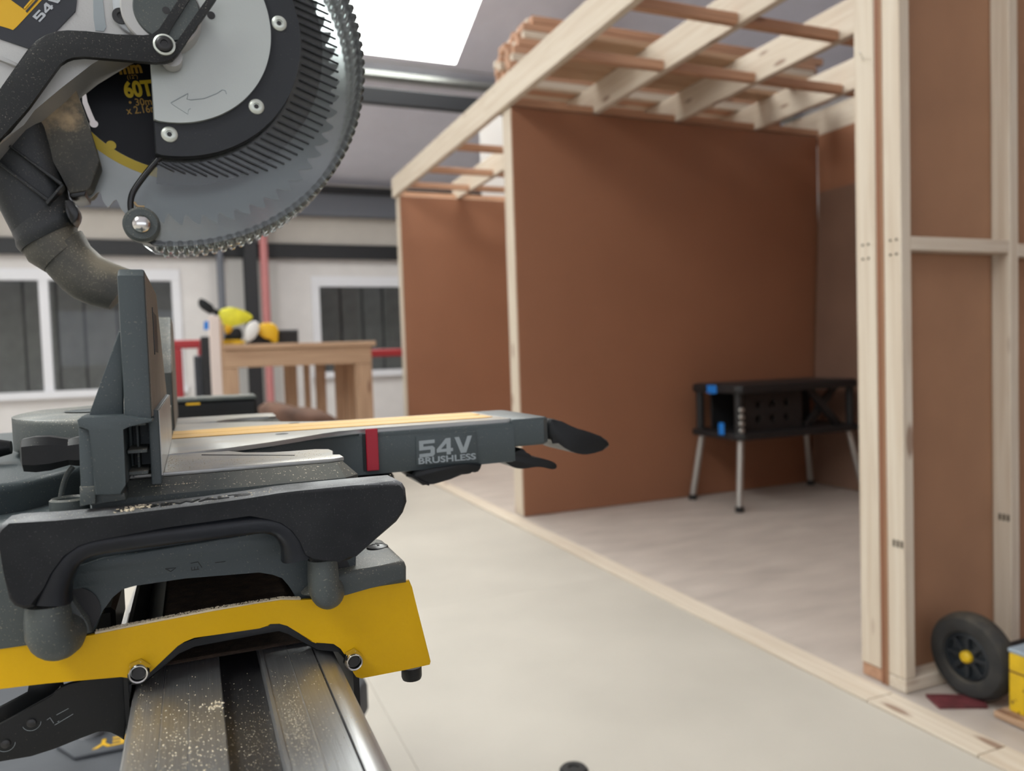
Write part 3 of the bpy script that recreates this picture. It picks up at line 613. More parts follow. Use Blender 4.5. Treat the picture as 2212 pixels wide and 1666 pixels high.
# ================================================================== YELLOW MOUNTING BRACKET
BRK = tag(empty('mounting_bracket', (.02, .55, BT)), 'yellow steel mounting bracket clamped on the stand beam under the saw', 'bracket')
YK = .517
out = [(-70, 1412), (0, 1401), (100, 1389), (206, 1371), (330, 1346), (455, 1322), (560, 1304), (607, 1297), (650, 1297), (690, 1294), (720, 1288), (745, 1281), (800, 1268), (884, 1253),
       (890, 1268), (931, 1430), (929, 1437), (874, 1448), (781, 1467), (770, 1464), (764, 1455), (748, 1420), (738, 1400), (722, 1389), (700, 1387), (683, 1391), (672, 1387), (622, 1350), (604, 1345), (580, 1346), (582, 1353), (560, 1358), (470, 1371), (420, 1378), (398, 1384), (382, 1394), (325, 1452), (312, 1466), (296, 1468), (284, 1463), (262, 1460), (100, 1477), (-70, 1500)]
prism('bracket_face', px(YK, out), 'y', YK, YK+.003, M['yellow'], BRK, bev=.0008)
tz = on_y(YK, 500, 1316)[1]
prism('bracket_top', [(-.024, YK+.004), (.055, YK+.004), (.055, 1.08), (-.024, 1.08)], 'z', tz-.014, tz-.011, M['browndust'], BRK, bev=0)
# rolled top flange catching sawdust
pedge = pa = PY(YK, [(205, 1370), (330, 1345), (455, 1321), (607, 1297), (650, 1297)])
tube('dusty_edge', [(p[0], YK+.002, p[1]-.0005) for p in pa], .0012, M['sawdust'], BRK, n=8)
far = box('bracket_face_far', -.13, .14, 1.08, 1.083, tz-.06, tz-.004, M['yellow'], BRK, bev=.0008)
bool_cut(far, [box('c', BL-.006, BR+.006, 1.0, 1.2, tz-.2, BT+.004, M['yellow'], None, bev=0)])
# black liner around the beam
prism('beam_liner', px(YK+.012, [(282, 1470), (300, 1440), (376, 1385), (420, 1372), (575, 1338), (608, 1334), (634, 1344), (690, 1380), (722, 1378), (745, 1392), (762, 1430), (757, 1440), (742, 1412), (728, 1397), (700, 1394), (680, 1398), (620, 1358), (600, 1352), (582, 1358), (420, 1388), (385, 1400), (310, 1470)]), 'y', YK+.004, YK+.028, M['blackpl_clean'], BRK, bev=.001)
box('saddle_dust', -.03, .07, YK+.03, 1.05, BT+.0016, BT+.004, M['browndust'], BRK, bev=.001)
box('inner_wall', BL-.004, BL-.0015, YK+.004, 1.079, BT-.04, tz-.015, M['blackpl_clean'], BRK, bev=0); box('inner_wall', BR+.008, BR+.012, YK+.004, 1.079, BT-.04, tz-.015, M['blackpl_clean'], BRK, bev=0)
for bx_, by_ in ((300, 1450), (763, 1425)):
    x, z = on_y(YK-.004, bx_, by_)
    nut = prism('lock_nut', circle(x, z, .0066, 6, .3, .3+2*math.pi), 'y', YK-.0062, YK-.0002, M['chrome'], BRK, bev=.0008)
    lathe('nut_collar', [(.0062, -.0062), (.0060, -.0088), (.0052, -.0098), (.0045, -.0094), (.0042, -.0062)], (x, YK, z), (0, 1, 0), M['chrome'], nut, n=28)
    lathe('bolt_end', [(0, -.0078), (.0036, -.0078), (.0041, -.0066)], (x, YK, z), (0, 1, 0), M['blackscrew'], nut, n=24)
x, z = on_y(YK+.012, 889, 1448); lathe('rubber_foot', [(.0, -.004), (.0066, -.004), (.0073, -.002), (.0073, .005), (0, .005)], (x, YK+.012, z-.002), (0, 0, 1), M['blackpl_clean'], BRK, n=20)

# ================================================================== MITRE SAW
S = tag(empty('mitre_saw', (.0, .8, .84)), 'large mitre saw with raised blade and clear guard in the foreground', 'mitre saw')
ZT = .93; YM = 1.6          # table top; YM - y mirrors about the blade plane
G = M['dkgrey']; G2 = M['dkgrey2']
# --- base
def mir(pts): return [(x, YM-y) for x, y in pts]
base = lathe('base_body', [(0, .848), (.150, .848), (.176, .856), (.186, .868), (.188, .878), (.184, .884), (0, .884)], (.0, .8, 0), (0, 0, 1), G, S, n=72)
# left end wall with arch, below the carry handle
YE = .5245
ew = prism('end_wall', px(YE, [(-70, 1150), (200, 1105), (460, 1075), (700, 1100), (770, 1190), (768, 1280), (745, 1286), (700, 1300), (660, 1310), (648, 1308), (642, 1300), (626, 1262), (612, 1246), (590, 1238), (560, 1237), (400, 1250), (290, 1262), (262, 1270), (240, 1288), (222, 1320), (208, 1358), (202, 1366), (195, 1370), (100, 1388), (-70, 1413)]), 'y', YE, YE+.006, G, S, bev=.0012)
bnd = prism('wall_rib', px(YE-.003, [(120, 1252), (180, 1240), (640, 1165), (690, 1160), (690, 1178), (640, 1192), (560, 1205), (150, 1275), (120, 1280)]), 'y', YE-.003, YE-.0005, G, ew, bev=.0012)
prism('wall_ledge', px(YE-.004, [(150, 1230), (220, 1205), (640, 1140), (700, 1140), (700, 1160), (640, 1166), (180, 1241), (150, 1246)]), 'y', YE-.004, YE+.0, G, ew, bev=.0012)
for pts in ([(357, 1229), (380, 1227), (369, 1235), (357, 1229)], [(412, 1217), (428, 1214), (436, 1226)], [(414, 1226), (414, 1232)], [(420, 1225), (420, 1232)], [(427, 1224), (427, 1231)], [(414, 1232), (430, 1230)], [(465, 1216), (487, 1213)]):
    tube('symbol', [(*[p[0]], YE-.0031, p[1]) for p in PY(YE-.003, pts)], .00025, M['groove'], ew, n=5)
prism('end_shelf', [(-.19, YE+.0065), (.100, YE+.0065), (.100, .62), (-.19, .62)], 'z', .877, .907, G, S, bev=.003)
prism('end_shelf', [(-.19, YM-YE), (.100, YM-YE), (.100, YM-.62), (-.19, YM-.62)], 'z', .877, .907, G, S, bev=.003)
prism('end_wall_far', [(-.15, .843), (-.06, .843), (-.05, .872), (.07, .872), (.08, .843), (.12, .843), (.115, .90), (-.15, .90)], 'y', YM-YE-.006, YM-YE-.0005, G, S, bev=.001)
# right foot with screw
ft = prism('foot', px(.512, [(655, 1290), (690, 1256), (735, 1238), (800, 1227), (866, 1214), (877, 1217), (881, 1228), (881, 1262), (800, 1272), (748, 1287), (705, 1299)]), 'y', .513, .585, G2, S, bev=.004, seg=3, ends='a')
z = on_y(.512, 815, 1225)[1]+.0012; d_ = ray(815, 1181); x = d_.x*(z-1)/d_.z; ys_ = d_.y*(z-1)/d_.z; sc = lathe('foot_screw', [(.0082, 0), (.0078, .0016), (.004, .003), (0, .0032)], (x, ys_, z-.0012), (0, 0, 1), M['blackscrew'], S, n=28)
boxes('screw_slot', [(x-.004, x+.004, ys_-.0008, ys_+.0008, z+.0014, z+.0021), (x-.0008, x+.0008, ys_-.004, ys_+.004, z+.0014, z+.0021)], M['groove'], sc)
fl_ = prism('foot', px(.5215, [(-70, 1200), (0, 1190), (120, 1230), (195, 1340), (200, 1362), (150, 1378), (-70, 1410)]), 'y', .5155, .5235, G2, S, bev=.003, ends='a')
# rear rail support, left edge of the picture
prism('rear_housing', chaikin([(-.145, .70), (-.02, .66), (-.02, .94), (-.145, .90)], 3), 'z', .9315, .9585, G2, S, bev=.004, seg=3)
lathe('housing_recess', [(0, 0), (.030, 0), (.032, .0006), (.034, .0006)], (-.075, .80, .9588), (0, 0, 1), G, S, n=40)
prism('rear_base', chaikin([(-.30, .57), (-.06, .545), (-.06, 1.05), (-.30, 1.03)], 2), 'z', .862, .9265, G, S, bev=.006, seg=3)
tube('rear_rib', [(p[0], .5525, p[1]) for p in chaikin(PY(.5525, [(158, 1008), (146, 1022), (136, 1048), (131, 1075), (130, 1098)]), 2, False)], .0016, G2, S, n=10)
x, z = on_y(.54, 158, 1078); lathe('bolt_boss', [(.011, -.02), (.011, 0), (.0095, .0012), (.0075, 0), (.0075, -.004), (0, -.004)], (x-.002, .54, z), (0, 0, 1), G2, S, n=32)
x, z = on_y(.7, 5, 968); lathe('rear_knob', [(0, -.02), (.008, -.02), (.008, 0), (.005, .012), (0, .012)], (x-.006, .7, z), (1, 0, 0), M['blackpl_clean'], S, n=20)
# --- left and right table wings
wing = [(-.0415, .5405), (.088, .5405), (.0962, .5455), (.0962, .560), (.0905, .562), (.0955, .585), (.0945, .598), (.085, .605), (.066, .6035), (.052, .606), (.034, .618), (.024, .638), (.0, .640), (-.0415, .637)]
for nm, p in (('table_wing', wing), ('table_wing', mir(wing))):
    wtop = prism(nm, p, 'z', .9272, ZT, M['table_top'], S, bev=.0006)
sk = [(-.06, .5285), (.094, .5285), (.1045, .540), (.1045, .60), (.090, .615), (-.06, .625)]
for p in (sk, mir(sk)):
    bm = bmesh.new(); fa, fb = prism_bm(bm, p, 'z', .895, .9271)
    bmesh.ops.bevel(bm, geom=list(fb.edges), offset=.0095, segments=1, affect='EDGES')
    finish('wing_skirt', mesh_of(bm, 'wing_skirt'), G2, S, 30)
    bm = bmesh.new(); prism_bm(bm, [(x*1.03, y+(-.004 if y < .8 else .004)*(1 if abs(y-.8) > .24 else 0)) for x, y in p], 'z', .9076, .8945); finish('wing_step', mesh_of(bm, 'wing_step'), G2, S, 30)
a, b = (.004, .6225), (.066, .574)
tube('table_seam', [(a[0], a[1], ZT+.0001), (b[0], b[1], ZT+.0001)], .0004, M['groove'], S, n=6)
# --- turntable arm
arm_near = [(-.03, .6445), (-.012, .6455), (.024, .6575), (.06, .680), (.088, .703), (.108, .722), (.125, .735), (.150, .7415), (.306, .7415)]
arm = arm_near+[(x, YM-y) for x, y in reversed(arm_near)]
prism('arm_top', arm, 'z', ZT-.0035, ZT+.0003, M['table_top'], S, bev=.0006)
ab = [(-.03, .6470), (-.012, .648), (.024, .660), (.06, .6825), (.088, .7055), (.106, .7215), (.125, .7315), (.145, .7342), (.306, .7342)]
prism('turntable_arm', ab+[(x, YM-y) for x, y in reversed(ab)], 'z', .8865, ZT-.0036, G, S, bev=.004, seg=3, ends='b')
an = [(.304, .7350), (.340, .7350), (.347, .741), (.347, YM-.741), (.340, YM-.7350), (.304, YM-.7350)]
eb = prism('arm_end', an, 'z', .9010, ZT+.0002, G, S, bev=.003, seg=3)
prism('arm_lower_lip', [(.15, .7338), (.3055, .7338), (.3055, YM-.7338), (.15, YM-.7338)], 'z', .8858, .9235, G, S, bev=.0025, seg=2)
for y0, y1 in ((.7685, .8055), (.8085, .8475)):
    prism('kerf_plate', [(-.02, y0), (.285, y0), (.297, y0+.004), (.297, y1-.004), (.285, y1), (-.02, y1)], 'z', ZT+.0004, ZT+.0011, M['yellow_strip'], S, bev=.0003, seg=1)
box('kerf_gap', -.02, .28, .8057, .8083, ZT+.0003, ZT+.0004, M['groove'], S, bev=0)
for xx in (.075, .10): lathe('slot_hole', [(0, 0), (.006, 0)], (xx, .745 if xx < .09 else .862, ZT+.0005), (0, 0, 1), M['groove'], S, n=20)
YA = .7330
a0 = on_y(YA, 789, 925); a1 = on_y(YA, 816, 1018)
rp = box('mitre_pointer', a0[0], a0[0]+.0115, YA-.0022, YA+.001, a1[1]+.001, ZT+.0006, M['red_line'], S, bev=.0006)
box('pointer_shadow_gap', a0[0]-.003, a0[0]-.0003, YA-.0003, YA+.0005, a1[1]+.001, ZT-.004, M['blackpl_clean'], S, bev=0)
# raised badge and lettering on the arm
def atxt(name, body, pa, pb, pt, mat, par, Y, off=.0004, ext=.00035, refw=None):
    """lettering from pixel anchor pa (left baseline) to pb (right baseline), cap height point pt"""
    A = on_y(Y, *pa); Bq = on_y(Y, *pb); Tq = on_y(Y, *pt)
    o = Vector((A[0], Y, A[1])); xd = Vector((Bq[0]-A[0], 0, Bq[1]-A[1])); h = Vector((Tq[0]-A[0], 0, Tq[1]-A[1]))
    up = Vector((-xd.z, 0, xd.x)).normalized(); size = abs(h.dot(up))/.69
    t = text(name, body, size, mat, par, o, xd, up, extrude=ext, off=off)
    # scale along baseline so it spans the measured width
    xs = xd.normalized(); c = WL[t.name]; pr = [(v.co+c-o).dot(xs) for v in t.data.vertices]; k = xd.length/max(pr)
    for v in t.data.vertices:
        d = (v.co+c-o).dot(xs); v.co += xs*(d*(k-1))
    return t
GL = {'5': ([(0, 1), (1, 1), (1, .79), (.27, .79), (.27, .63), (.86, .63), (1, .50), (1, .13), (.88, 0), (0, 0), (0, .21), (.72, .21), (.72, .42), (0, .42)], 1.0),
      '4': ([(.60, 1), (.92, 1), (.92, .37), (1.06, .37), (1.06, .18), (.92, .18), (.92, 0), (.64, 0), (.64, .18), (0, .18), (0, .38), (.30, .68), (.64, .70), (.27, .37), (.64, .37), (.64, .70), (.305, .685)], 1.06),
      'V': ([(0, 1), (.30, 1), (.58, .30), (.86, 1), (1.16, 1), (.76, 0), (.40, 0)], 1.16)}
def wide_text(name, body, pa, pb, pt, mat, par, Y, t=.0003):
    A = on_y(Y, *pa); Bq = on_y(Y, *pb); Tq = on_y(Y, *pt); u = Vector((Bq[0]-A[0], Bq[1]-A[1])); v = Vector((Tq[0]-A[0], Tq[1]-A[1]))
    tot = sum(GL[c][1] for c in body)+.12*(len(body)-1); x = 0
    for c in body:
        g, wd = GL[c]; bm = bmesh.new()
        pl = [(A[0]+u.x*(x+p[0])/tot+v.x*p[1], A[1]+u.y*(x+p[0])/tot+v.y*p[1]) for p in g]
        prism_bm(bm, pl, 'y', Y-t, Y); finish(name, mesh_of(bm, name), mat, par, 0); x += wd+.12
prism('badge', px(YA-.0004, [(898, 944), (1028, 932), (1032, 1000), (899, 1006)]), 'y', YA-.0005, YA+.001, G, S, bev=.0003)
wide_text('arm_lettering', '54V', (906, 989), (1020, 976), (905, 953), M['label_grey'], S, YA-.0006)
atxt('arm_lettering', 'BRUSHLESS', (903, 1003), (1028, 992), (903, 990), M['label_grey'], S, YA-.0008, off=.0002)
# arm levers
prism('lock_grip', chaikin(PY(.77, [(1180, 905), (1200, 905), (1238, 924), (1262, 930), (1305, 946), (1316, 960), (1306, 970), (1270, 981), (1248, 981), (1222, 972), (1195, 952), (1180, 948)]), 1), 'y', .765, .835, M['blackpl_clean'], S, bev=.006, seg=3)
prism('detent_lever', chaikin(PY(.76, [(1075, 985), (1100, 985), (1122, 966), (1130, 972), (1140, 986), (1172, 990), (1200, 1000), (1199, 1012), (1190, 1014), (1160, 1006), (1125, 1013), (1100, 1008)]), 2), 'y', .755, .80, M['blackpl_clean'], S, bev=.004, seg=2)
prism('detent_latch', chaikin(PY(.73, [(900, 1016), (1042, 998), (1036, 1018), (1022, 1022), (1014, 1016), (990, 1030), (916, 1051), (906, 1042), (890, 1032)]), 1), 'y', .728, .79, M['blackpl_clean'], S, bev=.002, seg=2)
a = PY(.73, [(876, 1026), (890, 1028), (905, 1038), (925, 1046)]); tube('latch_wire', [(p[0], .727, p[1]) for p in a], .0013, M['blackpl_clean'], S, n=8)
# --- fence (left sliding fence, right fence)
FXF = -.0195
fn = prism('fence_lower', [(.519, ZT-.004), (.5402, ZT-.004), (.5402, ZT+.0008), (.7685, ZT+.0008), (.7685, .9715), (.519, .9715)], 'x', FXF-.0065, FXF-.0006, G, S, bev=.0008)
prism('fence_lower_face', [(.5195, ZT+.001), (.768, ZT+.001), (.768, .971), (.5195, .971)], 'x', FXF-.0006, FXF, M['table_top'], fn, bev=.0001, seg=1)
box('fence_web', -.046, FXF-.0065, .545, .768, ZT+.0008, .9655, G, S, bev=.001)
up_ = prism('sliding_fence', [(.5035, .9675), (.802, .9675), (.680, 1.046), (.672, 1.0535), (.66, 1.0565), (.512, 1.0565), (.5035, 1.052)], 'x', -.0376, -.0232, G, S, bev=.0014)
fa_ = prism('fence_face', [(.5055, .9685), (.798, .9685), (.676, 1.0455), (.668, 1.0525), (.53, 1.0405), (.507, 1.0525)][:4]+[(.66, 1.054), (.513, 1.054), (.5055, 1.050)], 'x', -.0232, -.0228, M['fence_dust'], up_, bev=.0001, seg=1)
box('fence_slot', -.0240, -.0226, .575, .640, 1.008, 1.036, M['groove'], up_, bev=.0003); box('fence_slot_edge', -.0228, -.0222, .572, .575, 1.006, 1.038, G, up_, bev=.0002)
prism('fence_buttress', px(.512, [(257, 712), (266, 712), (266, 902), (188, 902), (197, 893)]), 'y', .512, .517, G, S, bev=.0008)
# fence carrier block at the near end (window with ribs)
car = px(.5, [(167, 907), (176, 900), (262, 897), (330, 905), (329, 911), (278, 922), (262, 925), (276, 1042), (268, 1044), (264, 1068), (206, 1069), (197, 925), (170, 925)])
prism('fence_carrier', car, 'y', .498, .54, G, S, bev=.0012)
prism('carrier_cheek', px(.506, [(170, 920), (200, 920), (212, 1055), (204, 1055), (175, 1053)]), 'y', .504, .545, G, S, bev=.001)
prism('carrier_foot', px(.504, [(172, 1052), (206, 1050), (207, 1088), (173, 1094)]), 'y', .503, .55, G2, S, bev=.001)
prism('carrier_foot', px(.51, [(196, 1066), (270, 1064), (272, 1080), (196, 1092)]), 'y', .509, .55, G2, S, bev=.001)
# ribbed opening between carrier and lower fence
box('opening_back', -.0372, -.0262, .560, .562, .929, .9668, M['groove'], S, bev=0)
x0, x1 = -.0378, -.0272
for z in (.9335, .9465, .963): box('opening_rib', x0, x1, .512, .556, z, z+.0022, G2, S, bev=.0003)
for yy in (.530,): box('opening_rib', x0+.004, x0+.0055, yy, yy+.02, .9335, .9655, G2, S, bev=.0003)
box('carrier_side', -.0378, -.0364, .5405, .60, .928, .966, G, S, bev=.0004)
# right fence
prism('fence_far', [(.868, ZT+.0008), (1.08, ZT+.0008), (1.08, 1.02), (1.05, 1.052), (.965, 1.052), (.868, .968)][:2]+[(1.08, 1.04), (1.06, 1.052), (.955, 1.052), (.868, .99)], 'x', -.0385, FXF, M['dkgrey2'], S, bev=.0012)
prism('fence_far_face', [(.87, ZT+.002), (1.078, ZT+.002), (1.078, 1.039), (1.059, 1.05), (.957, 1.05), (.87, .991)], 'x', FXF+.0002, FXF+.0007, M['fence_dust'], S, bev=0)
# clamp knob
kn = []
for t_, hw, hh in ((0, .004, .006), (.0015, .0075, .0098), (.008, .0088, .0108), (.016, .0088, .0104), (.020, .0084, .0094), (.026, .0076, .0080), (.030, .0088, .0088), (.0345, .0090, .0090), (.036, .0070, .0070)):
    cx, cz = on_y(.548, 46, 985); x = cx+t_
    kn.append([(x, .548+hw*s[0], cz+.0006+hh*s[1]) for s in ((-1, -.55), (-.55, -1), (.55, -1), (1, -.55), (1, .55), (.55, 1), (-.55, 1), (-1, .55))])
loft('clamp_knob', kn, M['blackpl_clean'], S, 25)
tube('knob_stud', [(cx+.034, .548, cz), (cx+.05, .548, cz)], .0052, M['chrome'], S, n=20)
# --- carry handle
YH = .4865
hout = [(-6, 1160), (-6, 1142), (2, 1134), (20, 1131), (120, 1125), (250, 1113), (440, 1090), (540, 1076), (600, 1066), (640, 1061), (760, 1049), (858, 1039), (870, 1044), (877, 1056), (880, 1085), (872, 1108), (858, 1128), (770, 1202), (756, 1211), (735, 1214),
        (672, 1216), (668, 1196), (655, 1165), (636, 1140), (610, 1122), (580, 1114), (540, 1115), (360, 1140), (200, 1161), (165, 1172), (130, 1196), (100, 1236), (85, 1268), (76, 1312), (50, 1318), (30, 1311), (18, 1296), (8, 1240)]
bm = bmesh.new(); fa, fb = prism_bm(bm, px(YH, hout), 'y', YH, YH+.03)
bmesh.ops.bevel(bm, geom=list(set(fa.edges) | set(fb.edges)), offset=.0022, segments=2, affect='EDGES', profile=.4)
H = finish('carry_handle', mesh_of(bm, 'carry_handle'), M['blackpl'], S, 30)
# inner grip
gp = chaikin(PY(YH, [(103, 1312), (108, 1278), (122, 1245), (142, 1215), (170, 1192), (205, 1180), (300, 1167), (420, 1152), (540, 1137), (580, 1134), (608, 1142), (630, 1160), (645, 1186), (650, 1214)]), 2, False)
grings = []; nn = len(gp)
for i, p in enumerate(gp):
    a = gp[max(0, i-1)]; b = gp[min(nn-1, i+1)]; t_ = Vector((b[0]-a[0], 0, b[1]-a[1])).normalized(); nrm = Vector((-t_.z, 0, t_.x))
    u = i/(nn-1); mid = min(1, min(u, 1-u)*4); hw = .0105-.0034*mid; hd = .0125
    grings.append([Vector((p[0], YH+.0138, p[1]))+nrm*hw*math.copysign(abs(math.cos(a_))**.7, math.cos(a_))+Vector((0, 1, 0))*hd*math.copysign(abs(math.sin(a_))**.7, math.sin(a_)) for a_ in [2*math.pi*k/20 for k in range(20)]])
loft('hand_grip', grings, M['blackgrip'], H, 50)
# stalks that turn back into the base
for pts, rr in ((([(102, 1306), (103, 1340), (105, 1372)]), .0120), (([(697, 1208), (699, 1245), (701, 1274)]), .0098)):
    P_ = PY(YH+.012, pts); c = P_[-1]
    path = [(p[0], YH+.0135, p[1]) for p in P_[:2]]+[(c[0], YH+.0135, c[1])]
    for d in range(15, 91, 15): path.append((c[0]+.0008*d/15, YH+.0135+.010*(1-math.cos(math.radians(d))), c[1]-.006*math.sin(math.radians(d))))
    path.append((c[0]+.006, YE+.001, c[1]-.004))
    rs = [rr*.93, rr]+[rr]*(len(path)-3)+[rr*.95]
    tube('handle_stalk', path, rs, G2, H, n=28, smooth=50)
    lathe('stalk_recess', [(0, 0), (rr*1.25, 0), (rr*1.25, .0006)], (c[0]+.009, YE-.0012, c[1]+.004), (0, 1, 0), M['groove'], H, n=28)
# embossed brand plate and slot on the handle top
hz = lambda pxx: on_y(YH+.014, pxx, 1105-.115*pxx)[1]
def top_z(x):   # top profile of the handle
    pr = sorted(px(YH, hout[3:12]));
    for a, b in zip(pr, pr[1:]):
        if a[0] <= x <= b[0]: return a[1]+(b[1]-a[1])*(x-a[0])/(b[0]-a[0])
    return pr[-1][1]
xa = on_y(YH+.015, 300, 1080)[0]; xb = on_y(YH+.015, 492, 1062)[0]; za, zb2 = top_z(xa), top_z(xb)
dirx = Vector((xb-xa, 0, zb2-za)).normalized()
tx = text('embossed_lettering', 'DEWALT', .0115, M['blackpl_clean'], H, (xa, YH+.011, za+.0001), dirx, (0, 1, 0), extrude=.0003, off=.0003, sx=1.25)
xs = on_y(YH+.015, 527, 1055)[0]; lathe('screw_slot', [(0, 0), (.0042, 0)], (xs, YH+.014, top_z(xs)+.0002), (0, 0, 1), M['groove'], H, n=20)
xs = on_y(YH+.015, 265, 1084)[0]; lathe('screw_slot', [(0, 0), (.0036, 0)], (xs, YH+.012, top_z(xs)+.0002), (0, 0, 1), M['groove'], H, n=20)
# --- blade
YBL = .80; bc = (.0002, 1.2835); BRAD = .1528
pts = []
NT = 60
for i in range(NT):
    a = -2*math.pi*i/NT; st_ = 2*math.pi/NT
    for r, da in ((BRAD-.0075, 0), (BRAD-.0005, -.10*st_), (BRAD, -.18*st_), (BRAD-.004, -.55*st_), (BRAD-.0085, -.78*st_), (BRAD-.0095, -.9*st_)):
        pts.append((bc[0]+r*math.cos(a+da), bc[1]+r*math.sin(a+da)))
BL_ = prism('saw_blade', pts, 'y', YBL-.0011, YBL+.0011, M['blade'], S, bev=0, smooth=30)
bk = prism('blade_print', circle(*bc, .1025, 96), 'y', YBL-.0015, YBL-.00112, M['blade_black'], BL_, bev=0)
ring = lambda r0, r1, n=96: None
bm = bmesh.new()
ra = circle(*bc, .1027, 96); rb = circle(*bc, .1115, 96)
va = [bm.verts.new((p[0], YBL-.0015, p[1])) for p in ra]; vb = [bm.verts.new((p[0], YBL-.0015, p[1])) for p in rb]; vc = [bm.verts.new((p[0], YBL-.00112, p[1])) for p in rb]
for i in range(96): j = (i+1) % 96; bm.faces.new((va[i], va[j], vb[j], vb[i])); bm.faces.new((vb[i], vb[j], vc[j], vc[i]))
finish('yellow_ring', mesh_of(bm, 'yellow_ring'), M['yellow_print'], BL_, 30)
# laser-cut expansion slot through the blade
sl = [(222, 133), (206, 145), (192, 170), (181, 195), (182, 206), (184, 222), (195, 250), (203, 268)]
cut = []
w_ = [.0012, .0018, .0018, .0014, .0018, .0021, .0022, .0024]
sp = PY(YBL, sl); left = []; right = []
for i, p in enumerate(sp):
    a = sp[max(0, i-1)]; b = sp[min(len(sp)-1, i+1)]; t_ = Vector((b[0]-a[0], b[1]-a[1])).normalized()
    left.append((p[0]-t_.y*w_[i], p[1]+t_.x*w_[i])); right.append((p[0]+t_.y*w_[i], p[1]-t_.x*w_[i]))
slot = left+right[::-1]
ex, ez = sp[-1]
bool_cut(BL_, [prism('c', slot, 'y', .79, .81, M['blade'], None, bev=0), prism('c', circle(ex, ez, .0036, 20), 'y', .79, .81, M['blade'], None, bev=0)])
bool_cut(bk, [prism('c', slot, 'y', .79, .81, M['blade'], None, bev=0), prism('c', circle(ex, ez, .0036, 20), 'y', .79, .81, M['blade'], None, bev=0)])
x, z = on_y(YBL-.0016, 240, 314); lathe('yellow_dot', [(0, 0), (.0042, 0), (.0042, .0004)], (x, YBL-.0018, z), (0, 1, 0), M['yellow_print'], BL_, n=20)
YT = YBL-.0019
atxt('blade_lettering', '305', (224, 138), (272, 134), (222, 112), M['gold_print'], BL_, YT, off=.0004, ext=.0001)
atxt('blade_lettering', 'mm', (258, 160), (308, 156), (256, 136), M['gold_print'], BL_, YT, off=.0006, ext=.0001)
atxt('blade_lettering', '(12")', (275, 171), (298, 169), (274, 163), M['gold_print'], BL_, YT, off=0, ext=.0001)
atxt('blade_lettering', '60T', (271, 210), (334, 205), (267, 178), M['yellow_print'], BL_, YT, off=.0008, ext=.0001)
atxt('blade_lettering', '• 30mm', (279, 229), (345, 225), (277, 214), M['gold_print'], BL_, YT, off=.0001, ext=.0001)
atxt('blade_lettering', 'x 2.16mm', (275, 247), (356, 240), (273, 231), M['gold_print'], BL_, YT, off=.0001, ext=.0001)
# --- clear lower guard
gy0, gy1 = .768, .832
gc = (-.0172*gy0-.0001, 1+.3770*gy0); GR = .2388*gy0
edge = PY(gy0, [(346, 338), (336, 344), (316, 372), (292, 404), (283, 420), (280, 440), (283, 462), (300, 508), (330, 520)])
a_end = math.atan2(edge[-1][1]-gc[1], edge[-1][0]-gc[0]); a_top = math.radians(100)
outer = [(gc[0]+GR*math.cos(a_end+(a_top-a_end)*i/90), gc[1]+GR*math.sin(a_end+(a_top-a_end)*i/90)) for i in range(91)]
ic = (-.0070, 1.3008); IR = .1150
a_s = math.atan2(edge[0][1]-ic[1], edge[0][0]-ic[0])
inner = [(ic[0]+IR*math.cos(a_top+(a_s-a_top)*i/60), ic[1]+IR*math.sin(a_top+(a_s-a_top)*i/60)) for i in range(61)]
gpoly = outer+inner+edge[1:-1]
GD = prism('blade_guard', gpoly, 'y', gy0, gy0+.0028, M['guard'], S, bev=.0006, seg=1)
prism('guard_far_side', gpoly, 'y', gy1-.0028, gy1, M['guard'], GD, bev=.0006, seg=1)
# outer wall between the two sides
bm = bmesh.new(); n_ = 110
rows = []
for i in range(n_+1):
    a = a_end+(a_top-a_end)*i/n_; c, s = math.cos(a), math.sin(a)
    rows.append([bm.verts.new((gc[0]+r*c, y, gc[1]+r*s)) for r, y in ((GR-.0045, gy0+.003), (GR-.002, gy0+.003), (GR-.002, gy1-.003), (GR-.0045, gy1-.003))])
for a, b in zip(rows, rows[1:]):
    for k in range(4): bm.faces.new((a[k], b[k], b[(k+1) % 4], a[(k+1) % 4]))
bm.faces.new(rows[0]); bm.faces.new(rows[-1])
finish('guard_wall', mesh_of(bm, 'guard_wall'), M['guard'], GD, 50)
# knurled rim: one rounded tooth mesh shared round the arc
bm = bmesh.new(); bm_box(bm, -.0040, .0042, -.015, .015, -.0026, .0026); bmesh.ops.bevel(bm, geom=list(bm.edges), offset=.0009, segments=2, affect='EDGES')
tm = mesh_of(bm, 'rim_tooth'); tm.materials.append(M['guard'])
for p in tm.polygons: p.use_smooth = True
NR = 70
for i in range(NR):
    a = a_end+.03+(a_top-a_end-.03)*i/NR; o = bpy.data.objects.new('rim_tooth', tm); COL.objects.link(o); o.parent = GD
    o.location = Vector((gc[0]+(GR-.0012)*math.cos(a), gy0+.0165, gc[1]+(GR-.0012)*math.sin(a)))-WL[GD.name]; o.rotation_euler = (0, -a, 0)
    a += .5*(a_top-a_end)/NR; o = bpy.data.objects.new('rim_tooth', tm); COL.objects.link(o); o.parent = GD
    o.location = Vector((gc[0]+(GR-.0012)*math.cos(a), gy1-.0165, gc[1]+(GR-.0012)*math.sin(a)))-WL[GD.name]; o.rotation_euler = (0, -a, 0)
